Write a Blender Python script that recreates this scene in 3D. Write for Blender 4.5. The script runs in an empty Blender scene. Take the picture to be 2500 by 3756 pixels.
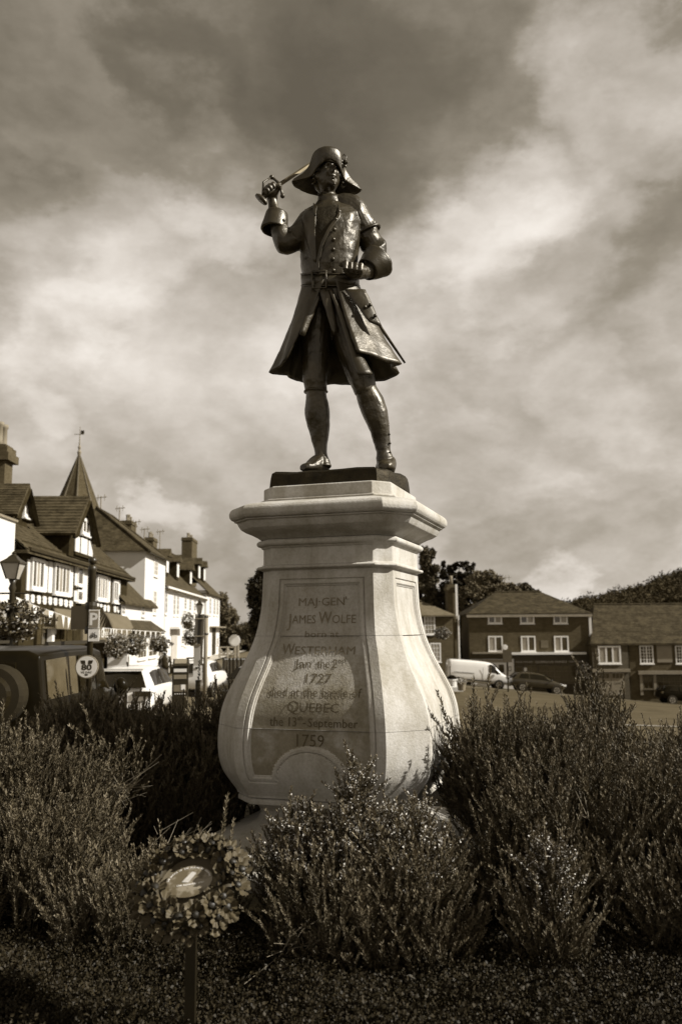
import bpy, bmesh, math, random
import numpy as np
from mathutils import Vector, Matrix, Euler, noise as mnoise
S = bpy.context.scene
COL = S.collection
rnd = random.Random(7)
PI = math.pi

# ------------------------------------------------------------------ camera
F_PX, PITCH, ROLL, EYE = 3131.0, math.radians(7.9), math.radians(0.4), 1.65
cam_d = bpy.data.cameras.new('camera'); cam = bpy.data.objects.new('camera', cam_d); COL.objects.link(cam)
cam_d.sensor_fit = 'VERTICAL'; cam_d.sensor_height = 36.0; cam_d.sensor_width = 24.0
cam_d.lens = 36.0 * F_PX / 3756.0
cam.location = (0, 0, EYE)
cam.rotation_euler = (Matrix.Rotation(PI/2 + PITCH, 3, 'X') @ Matrix.Rotation(ROLL, 3, 'Z').inverted()).to_euler()
cam.rotation_euler = (Matrix.Rotation(PI/2 + PITCH, 3, 'X') @ Matrix.Rotation(-ROLL, 3, 'Z')).to_euler()
cam_d.clip_start = 0.05; cam_d.clip_end = 2500
cam_d.dof.use_dof = True; cam_d.dof.focus_distance = 6.0; cam_d.dof.aperture_fstop = 2.4
S.camera = cam

# ------------------------------------------------------------------ light
SUN_AZ, SUN_EL = math.radians(-11), math.radians(36)     # azimuth from +x towards +y
sd = bpy.data.lights.new('sun', 'SUN'); sun = bpy.data.objects.new('sun', sd); COL.objects.link(sun)
sd.energy = 5.0; sd.angle = math.radians(0.55); sd.color = (1.0, 0.955, 0.87)
sdir = Vector((math.cos(SUN_AZ)*math.cos(SUN_EL), math.sin(SUN_AZ)*math.cos(SUN_EL), math.sin(SUN_EL)))
sun.rotation_euler = sdir.to_track_quat('Z', 'Y').to_euler()
S.view_settings.view_transform = 'Standard'; S.view_settings.look = 'None'
S.view_settings.exposure = 0.5; S.view_settings.gamma = 1.0; S.view_settings.use_curve_mapping = False

# ------------------------------------------------------------------ sky
def ray(px, py):
    X = px - 1250.0; Y = 1878.0 - py
    X, Y = X*math.cos(ROLL) + Y*math.sin(ROLL), -X*math.sin(ROLL) + Y*math.cos(ROLL)
    return Vector((X, F_PX*math.cos(PITCH) - Y*math.sin(PITCH), F_PX*math.sin(PITCH) + Y*math.cos(PITCH)))
def at(px, py, d):
    r = ray(px, py); return Vector((0, 0, EYE)) + r*(d/r.y)
W = bpy.data.worlds.new('World'); S.world = W; W.use_nodes = True
nt = W.node_tree; nt.nodes.clear(); N = nt.nodes; L = nt.links
def wn(t, **k):
    n = N.new(t)
    for a, b in k.items(): setattr(n, a, b)
    return n
def wmath(op, a, b=None, c=None):
    n = wn('ShaderNodeMath', operation=op)
    for i, v in enumerate((a, b, c)):
        if v is None: continue
        if hasattr(v, 'links'): L.new(v, n.inputs[i])
        else: n.inputs[i].default_value = v
    return n.outputs[0]
def wnoise(vec, scale, detail=6, rough=.55):
    n = wn('ShaderNodeTexNoise'); n.inputs['Scale'].default_value = scale; n.inputs['Detail'].default_value = detail
    n.inputs['Roughness'].default_value = rough; L.new(vec, n.inputs['Vector']); return n
def build_sky():
    out = wn('ShaderNodeOutputWorld'); bg = wn('ShaderNodeBackground'); bg.inputs['Strength'].default_value = 0.1
    tc = wn('ShaderNodeTexCoord')
    mp = wn('ShaderNodeMapping'); mp.inputs['Scale'].default_value = (1.0, 1.0, 1.7); mp.inputs['Location'].default_value = (3.1, .4, .2)
    L.new(tc.outputs['Generated'], mp.inputs['Vector'])
    warp = wnoise(mp.outputs[0], 2.6, 8, .6)
    # warped direction
    sub = wn('ShaderNodeVectorMath', operation='SUBTRACT'); L.new(warp.outputs['Color'], sub.inputs[0]); sub.inputs[1].default_value = (.5, .5, .5)
    sc = wn('ShaderNodeVectorMath', operation='SCALE'); L.new(sub.outputs[0], sc.inputs[0]); sc.inputs['Scale'].default_value = 0.42
    ad = wn('ShaderNodeVectorMath', operation='ADD'); L.new(tc.outputs['Generated'], ad.inputs[0]); L.new(sc.outputs[0], ad.inputs[1])
    nrm = wn('ShaderNodeVectorMath', operation='NORMALIZE'); L.new(ad.outputs[0], nrm.inputs[0])
    big = wnoise(mp.outputs[0], 1.7, 9, .6).outputs['Fac']
    mid = wnoise(mp.outputs[0], 5.0, 8, .62).outputs['Fac']
    sep = wn('ShaderNodeSeparateXYZ'); L.new(tc.outputs['Generated'], sep.inputs[0])
    # low sky is pale, the sky overhead greyer
    up = wn('ShaderNodeMapRange'); up.interpolation_type = 'SMOOTHSTEP'
    L.new(sep.outputs['Z'], up.inputs['Value'])
    for k, v in (('From Min', .22), ('From Max', .60), ('To Min', .70), ('To Max', .27)): up.inputs[k].default_value = v
    v = up.outputs[0]
    v = wmath('MULTIPLY_ADD', wmath('SUBTRACT', big, .5), 1.25, v)
    v = wmath('MULTIPLY_ADD', wmath('SUBTRACT', mid, .5), .62, v)
    def blob(px, py, deg, amt):
        nonlocal v
        d = ray(px, py).normalized()
        dp = wn('ShaderNodeVectorMath', operation='DOT_PRODUCT'); L.new(nrm.outputs[0], dp.inputs[0]); dp.inputs[1].default_value = d
        m = wn('ShaderNodeMapRange'); m.interpolation_type = 'SMOOTHSTEP'; L.new(dp.outputs['Value'], m.inputs['Value'])
        m.inputs['From Min'].default_value = math.cos(math.radians(deg)); m.inputs['From Max'].default_value = math.cos(math.radians(deg*.3))
        m.inputs['To Max'].default_value = amt
        v = wmath('ADD', v, m.outputs[0])
    for b in CLOUDS: blob(*b)
    vo = wn('ShaderNodeTexVoronoi', feature='SMOOTH_F1'); vo.inputs['Scale'].default_value = 7.0; vo.inputs['Smoothness'].default_value = .6; vo.inputs['Detail'].default_value = 3.0; vo.inputs['Roughness'].default_value = .5
    L.new(nrm.outputs[0], vo.inputs['Vector'])
    v = wmath('MULTIPLY_ADD', wmath('SUBTRACT', .50, vo.outputs['Distance']), .30, v)
    v = wmath('MULTIPLY_ADD', v, .8, .2)
    ramp = wn('ShaderNodeValToRGB'); L.new(v, ramp.inputs[0]); e = ramp.color_ramp.elements
    cols = [(0.0, .085, .85, .62), (.2, .125, .86, .64), (.4, .215, .875, .69), (.6, .38, .90, .78), (.8, .57, .92, .83), (1.0, .76, .94, .87)]
    while len(e) < len(cols): e.new(.5)
    for i, (p, r, g, b) in enumerate(cols):
        e[i].position = p; e[i].color = (r, r*g, r*b, 1)
    ten = wn('ShaderNodeVectorMath', operation='SCALE'); ten.inputs['Scale'].default_value = 10.0; L.new(ramp.outputs[0], ten.inputs[0])
    st = wn('ShaderNodeTexSky'); st.sky_type = 'NISHITA'; st.sun_disc = False
    st.sun_elevation = SUN_EL; st.sun_rotation = PI/2 - SUN_AZ; st.air_density = 1.0; st.dust_density = 1.5
    bw = wn('ShaderNodeRGBToBW'); L.new(st.outputs[0], bw.inputs[0])
    tint = wn('ShaderNodeVectorMath', operation='SCALE'); tint.inputs[0].default_value = (1.0, .9, .75); L.new(bw.outputs[0], tint.inputs['Scale'])
    mx = wn('ShaderNodeMix', data_type='RGBA'); mx.inputs[0].default_value = .9
    L.new(tint.outputs[0], mx.inputs[6]); L.new(ten.outputs[0], mx.inputs[7])
    L.new(mx.outputs[2], bg.inputs['Color']); L.new(bg.outputs[0], out.inputs['Surface'])
CLOUDS = [   # direction (through a pixel of the 2500 px photograph), radius in degrees, brightness
    (1720, 700, 7.0, .36), (1950, 980, 7, .20), (1480, 950, 9, .12), (800, 760, 6.5, .30), (400, 1000, 7, .10), (550, 1050, 9, .12), (2350, 250, 7, .22),
    (1150, 330, 10, -.22), (2420, 900, 4, -.12), (700, 520, 4.5, -.12), (100, 850, 6, -.16), (1500, 150, 10, -.12),
    (640, 1840, 2.4, .22), (350, 1480, 2.4, .12), (2050, 2110, 3.0, .26), (1250, 1500, 12, .06), (1900, 1960, 5.0, -.16), (2350, 1930, 4, -.12)]
build_sky()

# ------------------------------------------------------------------ colour and materials
def T(v):
    k = min(1.0, max(0.0, v/.5))**.45
    return (v*(1.46 - .44*k), v*(1.03 - .04*k), v*(.30 + .64*k), 1)
MATS = {}
def mat(name, v, v2=None, scale=3.0, rough=.8, metal=0.0, bump=0.0, bscale=None, detail=6, spec=.5, kind=None, contrast=(.35, .65), coat=0.0, alpha=1.0, vscale=(1,1,1), extra=None):
    if name in MATS: return MATS[name]
    m = bpy.data.materials.new(name); m.use_nodes = True; t = m.node_tree; n = t.nodes; l = t.links
    b = n['Principled BSDF']; b.inputs['Roughness'].default_value = rough; b.inputs['Metallic'].default_value = metal
    b.inputs['Specular IOR Level'].default_value = spec; b.inputs['Coat Weight'].default_value = coat
    tc = n.new('ShaderNodeTexCoord'); mp = n.new('ShaderNodeMapping'); mp.inputs['Scale'].default_value = vscale
    l.new(tc.outputs['Object'], mp.inputs['Vector'])
    if v2 is None: v2 = v*1.15
    nz = n.new('ShaderNodeTexNoise'); nz.inputs['Scale'].default_value = scale; nz.inputs['Detail'].default_value = detail; nz.inputs['Roughness'].default_value = .62
    l.new(mp.outputs[0], nz.inputs['Vector'])
    cr = n.new('ShaderNodeValToRGB'); l.new(nz.outputs['Fac'], cr.inputs[0])
    cr.color_ramp.elements[0].position = contrast[0]; cr.color_ramp.elements[1].position = contrast[1]
    cr.color_ramp.elements[0].color = T(v); cr.color_ramp.elements[1].color = T(v2)
    col = cr.outputs[0]; height = nz.outputs['Fac']
    if kind in ('brick', 'tile', 'plank'):
        br = n.new('ShaderNodeTexBrick')
        w, h, mo = {'brick': (.23, .075, .012), 'tile': (.17, .10, .012), 'plank': (2.5, .18, .01)}[kind]
        br.inputs['Scale'].default_value = 1.0; br.inputs['Brick Width'].default_value = w; br.inputs['Row Height'].default_value = h
        br.inputs['Mortar Size'].default_value = mo; br.inputs['Color1'].default_value = T(v*.75); br.inputs['Color2'].default_value = T(v2*1.2)
        br.inputs['Mortar'].default_value = T(v*1.5 if kind == 'brick' else v*.45)
        uv = n.new('ShaderNodeUVMap'); l.new(uv.outputs[0], br.inputs['Vector'])
        mx = n.new('ShaderNodeMix'); mx.data_type = 'RGBA'; mx.inputs[0].default_value = .55
        l.new(br.outputs['Color'], mx.inputs[6]); l.new(col, mx.inputs[7]); col = mx.outputs[2]; height = br.outputs['Fac']
        bump = bump or -.5
    if extra: col = extra(n, l, tc, col)
    l.new(col, b.inputs['Base Color'])
    if bump:
        if bscale:
            nb = n.new('ShaderNodeTexNoise'); nb.inputs['Scale'].default_value = bscale; nb.inputs['Detail'].default_value = 8; nb.inputs['Roughness'].default_value = .65
            l.new(mp.outputs[0], nb.inputs['Vector']); height = nb.outputs['Fac']
        bp = n.new('ShaderNodeBump'); bp.inputs['Strength'].default_value = abs(bump); bp.inputs['Distance'].default_value = .02; bp.invert = bump < 0
        l.new(height, bp.inputs['Height']); l.new(bp.outputs[0], b.inputs['Normal'])
    MATS[name] = m
    return m

# ------------------------------------------------------------------ mesh helpers
class MB:
    def __init__(s): s.v = []; s.f = []; s.uv = {}
    def add(s, vs, fs):
        o = len(s.v); s.v += [tuple(p) for p in vs]; s.f += [tuple(i + o for i in f) for f in fs]; return s
    def box(s, c, d, rz=0.0, M=None):
        x, y, z = d[0]/2, d[1]/2, d[2]/2; cs, sn = math.cos(rz), math.sin(rz)
        vs = []
        for a in (-x, x):
            for b in (-y, y):
                for e in (-z, z):
                    p = Vector((a, b, e))
                    if M is not None: p = M @ p
                    vs.append((c[0] + p.x*cs - p.y*sn, c[1] + p.x*sn + p.y*cs, c[2] + p.z))
        return s.add(vs, [(0, 1, 3, 2), (4, 6, 7, 5), (0, 4, 5, 1), (2, 3, 7, 6), (0, 2, 6, 4), (1, 5, 7, 3)])
    def hexa(s, p):      # 4 bottom ccw, 4 top ccw
        return s.add(p, [(3, 2, 1, 0), (4, 5, 6, 7), (0, 1, 5, 4), (1, 2, 6, 5), (2, 3, 7, 6), (3, 0, 4, 7)])
    def rings(s, rings, closed=True, cap=(True, True)):
        n = len(rings[0]); vs = [p for r in rings for p in r]; fs = []
        for i in range(len(rings) - 1):
            for j in range(n if closed else n - 1):
                k = (j + 1) % n; fs.append((i*n + j, i*n + k, (i + 1)*n + k, (i + 1)*n + j))
        if closed and cap[0]: fs.append(tuple(range(n - 1, -1, -1)))
        if closed and cap[1]: fs.append(tuple((len(rings) - 1)*n + j for j in range(n)))
        return s.add(vs, fs)
    def tube(s, pts, r, n=8, b=None, up=None, cap=(True, True), fn=None):
        pts = [Vector(p) for p in pts]; rs = r if isinstance(r, (list, tuple)) else [r]*len(pts)
        bs = b if isinstance(b, (list, tuple)) else ([b]*len(pts) if b else rs)
        rings = []; ref = Vector(up) if up else None
        for i, p in enumerate(pts):
            t = (pts[min(i + 1, len(pts) - 1)] - pts[max(i - 1, 0)])
            t = t.normalized() if t.length > 1e-9 else Vector((0, 0, 1))
            if ref is None: ref = Vector((0, 1, 0)) if abs(t.y) < .9 else Vector((1, 0, 0))
            x = ref.cross(t).normalized(); y = t.cross(x).normalized()
            if not up: ref = y
            ring = []
            for j in range(n):
                a = 2*PI*j/n; k = fn(i/(len(pts) - 1 or 1), a) if fn else 1.0
                ring.append(p + x*(math.cos(a)*rs[i]*k) + y*(math.sin(a)*bs[i]*k))
            rings.append(ring)
        return s.rings(rings, True, cap)
    def lathe(s, prof, n=16, c=(0, 0, 0)):
        rings = [[(c[0] + r*math.cos(2*PI*j/n), c[1] + r*math.sin(2*PI*j/n), c[2] + z) for j in range(n)] for r, z in prof]
        return s.rings(rings, True, (True, True))
    def ball(s, c, r, n=10, m=7, M=None):
        r = r if isinstance(r, (tuple, list)) else (r, r, r); rings = []
        for i in range(m + 1):
            th = PI*(i + .001)/(m + .002) ; ring = []
            for j in range(n):
                p = Vector((r[0]*math.sin(th)*math.cos(2*PI*j/n), r[1]*math.sin(th)*math.sin(2*PI*j/n), -r[2]*math.cos(th)))
                if M is not None: p = M @ p
                ring.append((c[0] + p.x, c[1] + p.y, c[2] + p.z))
            rings.append(ring)
        return s.rings(rings)
    def build(s, name, m, parent=None, smooth=False, uvs=None, solid=0.0, label=None, loc=None):
        me = bpy.data.meshes.new(name); me.from_pydata([tuple(p) for p in s.v], [], s.f); me.update()
        if m is not None:
            for k in (m if isinstance(m, list) else [m]): me.materials.append(k)
        if smooth: me.polygons.foreach_set('use_smooth', [True]*len(me.polygons))
        if uvs: box_uv(me)
        o = bpy.data.objects.new(name, me); COL.objects.link(o)
        if parent is not None: o.parent = parent
        if loc is not None: o.location = loc
        if solid:
            md = o.modifiers.new('solid', 'SOLIDIFY'); md.thickness = solid; md.offset = 0
        if label: o['label'] = label
        return o
def box_uv(me):
    uvl = me.uv_layers.new(name='UVMap'); vs = me.vertices; lp = me.loops
    for p in me.polygons:
        nn = p.normal
        if abs(nn.z) > .93: tu = Vector((1, 0, 0)); tv = Vector((0, 1, 0))
        else:
            tu = Vector((-nn.y, nn.x, 0)).normalized(); tv = nn.cross(tu).normalized()
            if tv.z < 0: tv = -tv
        for li in p.loop_indices:
            q = vs[lp[li].vertex_index].co; uvl.data[li].uv = (q.dot(tu), q.dot(tv))
def thing(name, label, cat, loc=(0, 0, 0), rz=0.0, group=None):
    o = bpy.data.objects.new(name, None); COL.objects.link(o); o.location = loc; o.rotation_euler = (0, 0, rz)
    o.empty_display_size = .3; o['label'] = label; o['category'] = cat
    if group: o['group'] = group
    return o
def tag(o, label, cat, group=None, kind=None):
    o['label'] = label; o['category'] = cat
    if group: o['group'] = group
    if kind: o['kind'] = kind
    return o
def struct(o): o['kind'] = 'structure'; return o
def copy_tree(o, parent=None):
    c = o.copy(); COL.objects.link(c); c.parent = parent
    for ch in list(o.children): copy_tree(ch, c)
    return c
def interp(tab, z):
    return float(np.interp(z, [a for a, b in tab], [b for a, b in tab]))
def smooth(a, b, x):
    t = min(1, max(0, (x - a)/(b - a))); return t*t*(3 - 2*t)
def text_mesh(body, size=1.0, align='CENTER', bold=0.0, shear=0.0, res=2):
    cu = bpy.data.curves.new('t', 'FONT'); cu.body = body; cu.size = size; cu.align_x = align; cu.offset = bold; cu.shear = shear; cu.resolution_u = res
    o = bpy.data.objects.new('t', cu); COL.objects.link(o); dg = bpy.context.evaluated_depsgraph_get()
    me = bpy.data.meshes.new_from_object(o.evaluated_get(dg)); COL.objects.unlink(o); bpy.data.objects.remove(o)
    v = [tuple(p.co) for p in me.vertices]; f = [tuple(p.vertices) for p in me.polygons]; bpy.data.meshes.remove(me)
    return v, f
def text_part(body, fn, name, m, parent, w=None, h=None, bold=0.0, split=False):
    """lettering as thin geometry; fn maps (x in -w/2..w/2, y in 0..h) to a point"""
    v, f = text_mesh(body, 1.0, bold=bold)
    if not v: return None
    bmm = bmesh.new(); bv = [bmm.verts.new(p) for p in v]
    for q in f:
        try: bmm.faces.new([bv[i] for i in q])
        except ValueError: pass
    xs = [p[0] for p in v]; x0, x1 = min(xs), max(xs); cap = .7
    sx = (w/(x1 - x0)) if w else h/cap; sy = (h/cap) if h else sx
    if split:        # each letter an object of its own: pieces whose widths overlap belong to one letter
        seen, isl = set(), []
        for q in bmm.verts:
            if q.index in seen and q.index >= 0 and False: continue
        bmm.verts.index_update(); seen = set()
        for q in bmm.verts:
            if q.index in seen: continue
            st, comp = [q], []; seen.add(q.index)
            while st:
                a = st.pop(); comp.append(a)
                for e in a.link_edges:
                    b = e.other_vert(a)
                    if b.index not in seen: seen.add(b.index); st.append(b)
            isl.append((min(c.co.x for c in comp), max(c.co.x for c in comp), comp))
        isl.sort(key=lambda t: t[0]); grp = []
        for a, b, comp in isl:
            if grp and a < grp[-1][1] - .35*(b - a): grp[-1][1] = max(b, grp[-1][1]); grp[-1][2] += comp
            else: grp.append([a, b, list(comp)])
        for a, b, comp in grp:
            ids = {c.index: i for i, c in enumerate(comp)}; fs = {f_ for c in comp for f_ in c.link_faces}; me = bpy.data.meshes.new(name)
            me.from_pydata([tuple(fn((c.co.x - (x0 + x1)/2)*sx, c.co.y*sy)) for c in comp], [], [tuple(ids[v_.index] for v_ in f_.verts) for f_ in fs]); me.materials.append(m)
            o = bpy.data.objects.new(name, me); COL.objects.link(o); o.parent = parent
        bmm.free(); return None
    for q in bmm.verts:
        q.co = fn((q.co.x - (x0 + x1)/2)*sx, q.co.y*sy)
    me = bpy.data.meshes.new(name); bmm.to_mesh(me); bmm.free(); me.materials.append(m)
    o = bpy.data.objects.new(name, me); COL.objects.link(o); o.parent = parent
    return o

# ------------------------------------------------------------------ terrain
def ground_z(x, y):
    s = min(1.6, max(0.0, (y - 6)/66.0))
    base = -.35 - .6*smooth(4, 32, y)
    z = base - .1*s*max(0.0, x + 9)
    z -= 1.2*smooth(90, 400, y)*0
    r = math.hypot((x - .2)/1.15, y - 5.0)
    bed = 1 - smooth(5.2, 6.4, r)
    return z*(1 - bed) + 0.0*bed
def build_ground():
    def axis(a, b, n, p=2.2):
        t = np.linspace(-1, 1, n); return t
    xs = sorted(set([round(x, 2) for x in list(np.arange(-12, 14.1, .8)) + list(np.arange(-60, 60, 4)) + [-2500, -1200, -600, -300, -150, -90, 90, 150, 300, 600, 1200, 2500]]))
    ys = sorted(set([round(y, 2) for y in list(np.arange(-4, 13, .8)) + list(np.arange(13, 110, 3)) + [-2500, -1000, -300, -100, -30, -12, 130, 170, 240, 350, 600, 1200, 2500]]))
    mb = MB(); mb.v = [(x, y, ground_z(max(-60, min(60, x)), y)) for y in ys for x in xs]; nx = len(xs)
    mb.f = [(j*nx + i, j*nx + i + 1, (j + 1)*nx + i + 1, (j + 1)*nx + i) for j in range(len(ys) - 1) for i in range(nx - 1)]
    struct(mb.build('grass_ground', mat('lawn', .045, .085, scale=.5, rough=.95, bump=.6, bscale=14, spec=.1, contrast=(.3, .7)), smooth=True))
    # road along the left-hand street and the lane in front of the far houses
    def strip(name, pts, m, off):
        mb = MB(); n = len(pts)
        for (ax, ay, bx, by) in pts:
            for k in range(9):
                t = k/8; x = ax + (bx - ax)*t; y = ay + (by - ay)*t
                mb.v.append((x, y, ground_z(x, y) + off))
        mb.f = [(i*9 + k, i*9 + k + 1, (i + 1)*9 + k + 1, (i + 1)*9 + k) for i in range(n - 1) for k in range(8)]
        return struct(mb.build(name, m, smooth=True))
    asph = mat('asphalt', .075, .105, scale=9, rough=.9, bump=.3, bscale=60, spec=.2)
    strip('road', [(-9.6 - .03*(y - 30), y, -2.6 - .02*(y - 12), y) for y in range(11, 118, 2)], asph, .02)
    strip('pavement', [(-11.9 - .03*(y - 30), y, -9.75 - .03*(y - 30), y) for y in range(11, 118, 2)], mat('paving', .3, .38, scale=2, rough=.9), .14)
    strip('lane', [(x, 62.2 - .05*x, x, 70.5 - .05*x) for x in np.arange(3, 62, 2)], asph, .02)
    strip('kerb_line', [(x, 29.6 - .02*x, x, 29.8 - .02*x) for x in np.arange(5, 40, 2)], mat('kerb', .4, .5, scale=2), .03)
build_ground()
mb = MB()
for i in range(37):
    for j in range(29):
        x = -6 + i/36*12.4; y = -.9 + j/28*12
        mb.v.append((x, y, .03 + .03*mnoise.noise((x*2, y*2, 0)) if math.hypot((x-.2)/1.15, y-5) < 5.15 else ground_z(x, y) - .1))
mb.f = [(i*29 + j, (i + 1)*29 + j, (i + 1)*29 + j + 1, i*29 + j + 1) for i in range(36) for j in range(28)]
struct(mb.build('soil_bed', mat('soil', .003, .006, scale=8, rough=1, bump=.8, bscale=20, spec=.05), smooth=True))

# ------------------------------------------------------------------ pedestal
A0 = math.radians(18.2); PED = Vector((.011, 6.389, 0))
U = Vector((math.cos(A0), -math.sin(A0), 0)); V = Vector((-math.sin(A0), -math.cos(A0), 0))
def stain(n, l, tc, col):
    """weathering: dark streaks and patches of lichen and dirt of their own shape"""
    mp = n.new('ShaderNodeMapping'); mp.inputs['Scale'].default_value = (3.2, 3.2, 1.1); l.new(tc.outputs['Object'], mp.inputs[0])
    a = n.new('ShaderNodeTexNoise'); a.inputs['Scale'].default_value = 1.5; a.inputs['Detail'].default_value = 9; a.inputs['Roughness'].default_value = .68; l.new(mp.outputs[0], a.inputs[0])
    r = n.new('ShaderNodeValToRGB'); l.new(a.outputs['Fac'], r.inputs[0]); e = r.color_ramp.elements
    e[0].position = .42; e[0].color = (1, 1, 1, 1); e[1].position = .66; e[1].color = (.72, .70, .64, 1)
    m = n.new('ShaderNodeMix'); m.data_type = 'RGBA'; m.blend_type = 'MULTIPLY'; m.inputs[0].default_value = 1; l.new(col, m.inputs[6]); l.new(r.outputs[0], m.inputs[7])
    b = n.new('ShaderNodeTexNoise'); b.inputs['Scale'].default_value = 55; b.inputs['Detail'].default_value = 4; l.new(tc.outputs['Object'], b.inputs[0])
    r2 = n.new('ShaderNodeValToRGB'); l.new(b.outputs['Fac'], r2.inputs[0]); e = r2.color_ramp.elements
    e[0].position = .3; e[0].color = (.8, .79, .75, 1); e[1].position = .6; e[1].color = (1, 1, 1, 1)
    m2 = n.new('ShaderNodeMix'); m2.data_type = 'RGBA'; m2.blend_type = 'MULTIPLY'; m2.inputs[0].default_value = .7; l.new(m.outputs[2], m2.inputs[6]); l.new(r2.outputs[0], m2.inputs[7])
    return m2.outputs[2]
def panel_blotch(n, l, tc, col):
    """the inscribed panel is darker low down than at its top, in blotches"""
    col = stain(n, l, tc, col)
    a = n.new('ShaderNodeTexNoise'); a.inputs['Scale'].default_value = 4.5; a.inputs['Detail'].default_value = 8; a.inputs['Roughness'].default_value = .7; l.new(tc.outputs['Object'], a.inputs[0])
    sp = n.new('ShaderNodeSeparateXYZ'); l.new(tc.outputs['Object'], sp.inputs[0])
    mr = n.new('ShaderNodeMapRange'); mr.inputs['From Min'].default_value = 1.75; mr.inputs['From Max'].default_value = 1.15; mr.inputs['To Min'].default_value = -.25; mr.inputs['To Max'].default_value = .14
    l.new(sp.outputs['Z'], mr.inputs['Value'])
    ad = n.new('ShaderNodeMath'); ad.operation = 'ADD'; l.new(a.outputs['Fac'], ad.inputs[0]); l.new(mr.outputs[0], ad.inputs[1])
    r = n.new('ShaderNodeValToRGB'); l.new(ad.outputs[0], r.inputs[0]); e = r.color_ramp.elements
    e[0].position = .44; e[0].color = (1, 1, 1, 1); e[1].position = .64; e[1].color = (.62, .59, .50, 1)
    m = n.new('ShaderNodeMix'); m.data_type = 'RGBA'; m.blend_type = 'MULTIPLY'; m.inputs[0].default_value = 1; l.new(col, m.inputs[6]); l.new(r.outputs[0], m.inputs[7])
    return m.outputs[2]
STONE = mat('portland_stone', .43, .55, scale=2.5, rough=.85, bump=.25, bscale=70, spec=.25, extra=stain)
STONE_P = mat('inscribed_panel_stone', .40, .50, scale=2.5, rough=.85, bump=.3, bscale=60, spec=.25, extra=panel_blotch)  # stained like the other stone, plus blotches that darken towards the foot
STONE_D = mat('mossy_stone', .10, .30, scale=7, rough=.9, bump=.5, bscale=40, spec=.2, contrast=(.4, .6))
ped = thing('stone_pedestal', 'pale stone bulging pedestal with an inscribed panel, carrying the bronze figure', 'pedestal', PED, -A0)
# local axes: +x along the inscribed face to the right, -y out of the inscribed face
SW = [(.5, .60, .45), (.53, .626, .462), (.56, .632, .468), (.6, .66, .48), (.65, .697, .493), (.7, .726, .505), (.75, .742, .513), (.8, .751, .520), (.9, .756, .524), (1.01, .750, .520),
      (1.1, .738, .512), (1.2, .709, .496), (1.3, .663, .474), (1.4, .614, .448), (1.5, .570, .425), (1.62, .530, .398), (1.8, .496, .381), (1.95, .487, .376), (2.08, .483, .373), (2.3, .483, .373)]
zz = np.array([a[0] for a in SW])
def catmull(tab, z, k):
    i = int(np.clip(np.searchsorted(zz, z) - 1, 0, len(zz) - 2)); p = [tab[max(0, min(len(tab) - 1, i + q))] for q in (-1, 0, 1, 2)]
    z0, z1 = p[1][0], p[2][0]; t = (z - z0)/(z1 - z0); h = z1 - z0
    m1 = (p[2][k] - p[0][k])/max(1e-6, p[2][0] - p[0][0])*h; m2 = (p[3][k] - p[1][k])/max(1e-6, p[3][0] - p[1][0])*h
    return (2*t**3 - 3*t*t + 1)*p[1][k] + (t**3 - 2*t*t + t)*m1 + (-2*t**3 + 3*t*t)*p[2][k] + (t**3 - t*t)*m2
def sw(z): return catmull(SW, z, 1), catmull(SW, z, 2)
def oct_ring(s, w, z, rot=None):
    return [(w, -s, z), (s, -w, z), (s, w, z), (w, s, z), (-w, s, z), (-s, w, z), (-s, -w, z), (-w, -s, z)]
def oct_stack(prof, name, m=STONE, smooth_=False, bev=.006):
    mb = MB(); mb.rings([oct_ring(s, w, z) for s, w, z in prof]); o = mb.build(name, m, ped)
    if bev:
        md = o.modifiers.new('bevel', 'BEVEL'); md.width = bev; md.segments = 2; md.limit_method = 'ANGLE'; md.angle_limit = math.radians(22)
        o.data.polygons.foreach_set('use_smooth', [True]*len(o.data.polygons))
        e = o.modifiers.new('wn', 'WEIGHTED_NORMAL')
    return o
ZB, ZT = .655, 2.01
def frame_depth(t, z, w):
    """carved frame round the panel: distance inwards from the outer line of the frame"""
    d = min(w - .062 - abs(t), z - ZB, ZT - z, math.hypot(t, (z - ZB)*1.12) - .232)
    return float(np.interp(d, [0, .004, .008, .012, .034, .040, .046, .052], [0, -.012, -.012, -.003, -.003, -.014, -.014, -.022])), 1 if d > .048 else 0
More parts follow.
